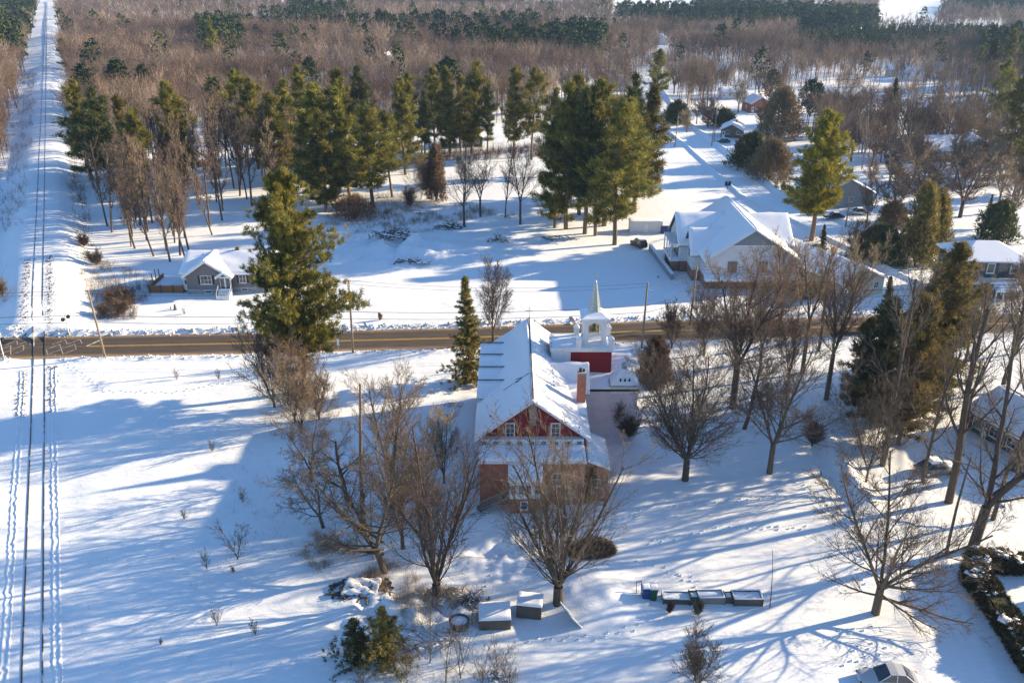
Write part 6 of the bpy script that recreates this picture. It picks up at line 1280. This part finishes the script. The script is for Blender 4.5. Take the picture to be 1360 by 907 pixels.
def make(p, px, py, y0):
    """which kind grows where: 0 bare, 1 pine, 2 plantation"""
    n = len(p); kind = np.zeros(n, int); nz = vnoise(p[:, 0]/90, p[:, 1]/60, 8); r = rg.random(n)
    nb = vnoise(p[:, 0]/38, p[:, 1]/38, 77); nb2 = vnoise(p[:, 0]/25, p[:, 1]/70, 78)
    kind[(nz > .88) & (r < .5)] = 1; kind[r < .006] = 1
    band = in_poly(px, py, [(815, 20), (1000, 24), (1160, 34), (1165, 50), (1010, 52), (900, 42), (820, 36)]); kind[band & (r < .3 + .7*nb)] = 1
    for pl in ([(-50, 18), (62, 18), (60, 34), (-50, 40)], [(385, 20), (470, 20), (470, 34), (385, 34)], [(480, -8), (690, -8), (690, 12), (480, 10)], [(735, 55), (800, 62), (800, 92), (730, 85)], [(0, 55), (35, 60), (35, 100), (-30, 110)], [(270, 50), (320, 55), (320, 90), (270, 85)], [(1290, 75), (1500, 60), (1500, 120), (1300, 112)], [(1140, -20), (1700, -20), (1700, 4), (1260, -4)], [(1265, 2), (1500, -10), (1500, 22), (1285, 26)]): kind[in_poly(px + 14*(nb-.5), py + 9*(nb2-.5), pl) & (r < .2 + .75*nb)] = 1
    kind[(px > 870) & (py > 105) & (r > .03) & (px < 1290)] = 0; kind[in_poly(px, py, [(1050, 52), (1330, 44), (1340, 76), (1060, 82)])] = 2
    return kind
BN = [tmpl_bare(i, 125, .0036) for i in range(5)]; BM = [tmpl_bare(10+i, 62, .0056) for i in range(4)]; BF = [tmpl_bare(20+i, 26, .011, 4) for i in range(4)]
PN = [tmpl_pine(i, 300, .016) for i in range(3)]; PF = [tmpl_pine(10+i, 70, .03) for i in range(3)]; PC = [tmpl_pine(20+i, 60, .035, True) for i in range(2)]
bare_parts = []; ever_parts = []; plant_parts = []
def run(y0, y1, sp, B_, P_):
    p, px, py = forest_points(y0, y1, sp); kind = make(p, px, py, y0); z = np.where(p[:, 1] < 400, ground_h(p[:, 0], p[:, 1]), 0.0)
    pos = np.stack([p[:, 0], p[:, 1], z-.2], 1)
    for i, (V, Fq) in enumerate(B_):
        m = (kind == 0) & (np.arange(len(p)) % len(B_) == i); n = m.sum()
        big = vnoise(p[m, 0]/70, p[m, 1]/40, 15); h = (9 + 7.5*big + rg.normal(0, 1.8, n)).clip(5, 21); pale = vnoise(p[m, 0]/55, p[m, 1]/30, 19)
        t = (.25 + .7*(pale-.3) + rg.normal(0, .24, n)).clip(0, 1); bare_parts.append(spread(V, Fq, pos[m], h, h*rg.uniform(.75, 1.1, n), rg.uniform(0, 6.28, n), t))
    for i, (V, Fq) in enumerate(P_):
        m = (kind == 1) & (np.arange(len(p)) % len(P_) == i); n = m.sum(); h = rg.uniform(14, 21, n); ever_parts.append(spread(V, Fq, pos[m], h, h*rg.uniform(.8, 1.2, n), rg.uniform(0, 6.28, n), rg.random(n)))
    for i, (V, Fq) in enumerate(PC):
        m = (kind == 2) & (np.arange(len(p)) % 2 == i); n = m.sum(); h = rg.uniform(8.5, 10, n); plant_parts.append(spread(V, Fq, pos[m], h, h*1.25, rg.uniform(0, 6.28, n), rg.random(n)))
run(205, 380, 4.6, BN, PN); run(380, 700, 5.4, BM, PF); run(700, 1250, 7.6, BF, PF); run(1250, 2500, 12.5, BF, PC)
def merge(parts, name, matl, label, cat):
    V = np.concatenate([a[0] for a in parts]); n = 0; Fs = []
    for a in parts: Fs.append(a[1]+n); n += len(a[0])
    t = np.concatenate([a[2] for a in parts]); print(name, len(V)); tag(link(name, mesh_np(name, V, [np.concatenate(Fs)], matl, tint=t)), label, cat, kind='stuff')
M['far_bare'] = mat_tint('far_bare_wood', (.125, .088, .07), (.265, .19, .138), (.5, .39, .28))
M['far_green'] = mat_tint('far_evergreens', (.03, .05, .025), (.055, .075, .03), (.1, .11, .035))
M['plantation'] = mat_tint('plantation_pines', (.06, .075, .025), (.075, .085, .03), (.09, .1, .035))
merge(bare_parts, 'far_bare_wood', M['far_bare'], 'endless brown leafless wood reaching to the horizon', 'woodland')
merge(ever_parts, 'far_evergreen_wood', M['far_green'], 'dark evergreen stands within the far brown wood', 'woodland')
merge(plant_parts, 'conifer_plantation', M['plantation'], 'olive green conifer plantation below the far fields', 'plantation')
# brush: dry grass, brambles and undergrowth
def brush(name, polys, n, h, matl, label, seed, stems=4, cat='undergrowth', rad=.012, wid=.5, extra=None):
    r = np.random.default_rng(seed); P_ = []
    for poly, w in polys:
        g = [G(*q) for q in poly]; x0, x1 = min(q[0] for q in g), max(q[0] for q in g); y0, y1 = min(q[1] for q in g), max(q[1] for q in g); k = int(n*w); c = np.stack([r.uniform(x0, x1, k*6), r.uniform(y0, y1, k*6)], 1)
        c = c[in_poly(c[:, 0], c[:, 1], g)]; dn = vnoise(c[:, 0]/2.5, c[:, 1]/2.5, seed) + .5*vnoise(c[:, 0]/.8, c[:, 1]/.8, seed+1); c = c[dn > .72][:k]; P_.append(c)
    c = np.concatenate(P_); c = np.repeat(c, stems, 0); c = c + r.normal(0, .18, c.shape); z = ground_h(c[:, 0], c[:, 1]); hh = h*r.gamma(4, .25, len(c)); a = r.uniform(0, 6.28, len(c)); l = np.abs(r.normal(0, wid, len(c)))*hh
    S = np.stack([c[:, 0], c[:, 1], z-.05, c[:, 0]+np.cos(a)*l, c[:, 1]+np.sin(a)*l, z+hh, np.full(len(c), rad), np.full(len(c), rad*.3)], 1)
    S2 = S.copy(); t = r.uniform(.3, .8, (len(c), 1)); S2[:, :3] = S[:, :3]*(1-t)+S[:, 3:6]*t; S2[:, 3:6] = S2[:, :3] + r.normal(0, .25, (len(c), 3))*hh[:, None]; S2[:, 5] = np.maximum(S2[:, 5], S2[:, 2]+.1)
    V, Fq = tubes(np.concatenate([S, S2]), 3); tag(link(name, mesh_np(name, V, [Fq], M[matl])), label, cat, kind='stuff')
brush('dry_weeds', [([(430, 295), (520, 280), (620, 270), (690, 290), (600, 300), (560, 312), (440, 312)], .5), ([(110, 335), (150, 350), (205, 372), (200, 400), (120, 420), (105, 360)], .28), ([(440, 262), (560, 255), (560, 280), (440, 290)], .25)], 2300, .75, 'straw', 'straw coloured weeds sticking out of the snow of the clearing', 1)
brush('bramble_thicket', [([(0, 100), (50, 100), (44, 200), (34, 310), (-60, 310)], .8), ([(88, 160), (100, 160), (120, 300), (104, 300)], .2), ([(96, 190), (112, 250), (125, 330), (105, 330), (92, 250)], .2), ([(560, 205), (790, 190), (790, 205), (560, 216)], .3), ([(0, 380), (14, 420), (-40, 420), (-60, 360)], .04), ([(150, 385), (190, 385), (180, 425), (130, 425)], .1)], 3300, 1.5, 'twig_red', 'red brown brambles along the railway and behind the clearing', 2, 5, rad=.018)
brush('undergrowth', [([(395, 700), (500, 735), (560, 770), (520, 800), (440, 770), (380, 730)], .5), ([(340, 520), (450, 530), (470, 600), (400, 600), (350, 570)], .35), ([(520, 790), (660, 780), (640, 830), (540, 850)], .25), ([(500, 860), (680, 850), (690, 907), (480, 907)], .12), ([(1100, 560), (1180, 600), (1170, 660), (1120, 650)], .15)], 1500, .55, 'twig_tan', 'dry stalks and twigs under the bare trees of the grove', 3, 4, rad=.008)
brush('field_stubble', [([(80, 480), (340, 490), (420, 900), (100, 907)], .5), ([(280, 600), (430, 640), (440, 760), (300, 770)], .5)], 420, .3, 'twig', 'scattered thin stalks piercing the field snow', 4, 3, rad=.006)

# ---------------------------------------------------------------- sun, sky, air, camera
SUNAZ, SUNEL = math.atan2(.955, .295), R(17.5)
w = bpy.data.worlds.new('World'); SC.world = w; w.use_nodes = True; wt = w.node_tree; wt.nodes.clear()
o_ = wt.nodes.new('ShaderNodeOutputWorld'); bg_ = wt.nodes.new('ShaderNodeBackground'); sk = wt.nodes.new('ShaderNodeTexSky'); sk.sky_type = 'NISHITA'; sk.sun_disc = False
sk.sun_elevation = SUNEL; sk.sun_rotation = SUNAZ; sk.air_density = 1.0; sk.dust_density = .3; sk.ozone_density = 4.5; sk.altitude = 50
bg_.inputs[1].default_value = .108; wt.links.new(sk.outputs[0], bg_.inputs[0]); wt.links.new(bg_.outputs[0], o_.inputs[0])
sd_ = bpy.data.lights.new('sun', 'SUN'); sd_.energy = 5.0; sd_.angle = R(.55); sd_.color = (1.0, .785, .5); so = bpy.data.objects.new('sun', sd_); COL.objects.link(so)
v = Vector((math.sin(SUNAZ)*math.cos(SUNEL), math.cos(SUNAZ)*math.cos(SUNEL), math.sin(SUNEL))); so.rotation_euler = (-v).to_track_quat('-Z', 'Y').to_euler(); so.location = (0, 0, 100)
hz = MB().box(-3750, 3750, -120, 5600, -2.5, 58); m_, t_, out_ = nt('air'); pv = t_.nodes.new('ShaderNodeVolumePrincipled'); pv.inputs['Density'].default_value = 0.0001; pv.inputs['Color'].default_value = (.38, .62, 1.0, 1); pv.inputs['Anisotropy'].default_value = .3
t_.links.new(pv.outputs[0], out_.inputs['Volume']); hzo = hz.build('haze', m_); tag(hzo, kind='stuff')
cd = bpy.data.cameras.new('camera'); cam = bpy.data.objects.new('camera', cd); COL.objects.link(cam); cam.location = (0, 0, CAMH); cam.rotation_euler = (R(90)-TH, 0, 0)
cd.sensor_width = 36; cd.lens = 36*F/1360; cd.clip_start = .5; cd.clip_end = 12000; SC.camera = cam
SC.view_settings.view_transform = 'Standard'; SC.view_settings.look = 'None'; SC.view_settings.exposure = 1.28; SC.view_settings.gamma = 1
SC.render.engine = 'CYCLES'; cy = SC.cycles; cy.max_bounces = 5; cy.diffuse_bounces = 3; cy.glossy_bounces = 2; cy.transmission_bounces = 2; cy.volume_bounces = 0; cy.transparent_max_bounces = 4
cy.use_denoising = True; cy.caustics_reflective = False; cy.caustics_refractive = False
try: cy.denoiser = 'OPENIMAGEDENOISE'; cy.denoising_prefilter = 'ACCURATE'
except Exception: pass

simple_house('plain unseen house added beyond the corner hedge to shade the yard', (58.5, 50.5), R(4), 11, 12, 4.6, 6.6, 'sid_cream', 310)  # house added out of view so that its shadow falls across the yard
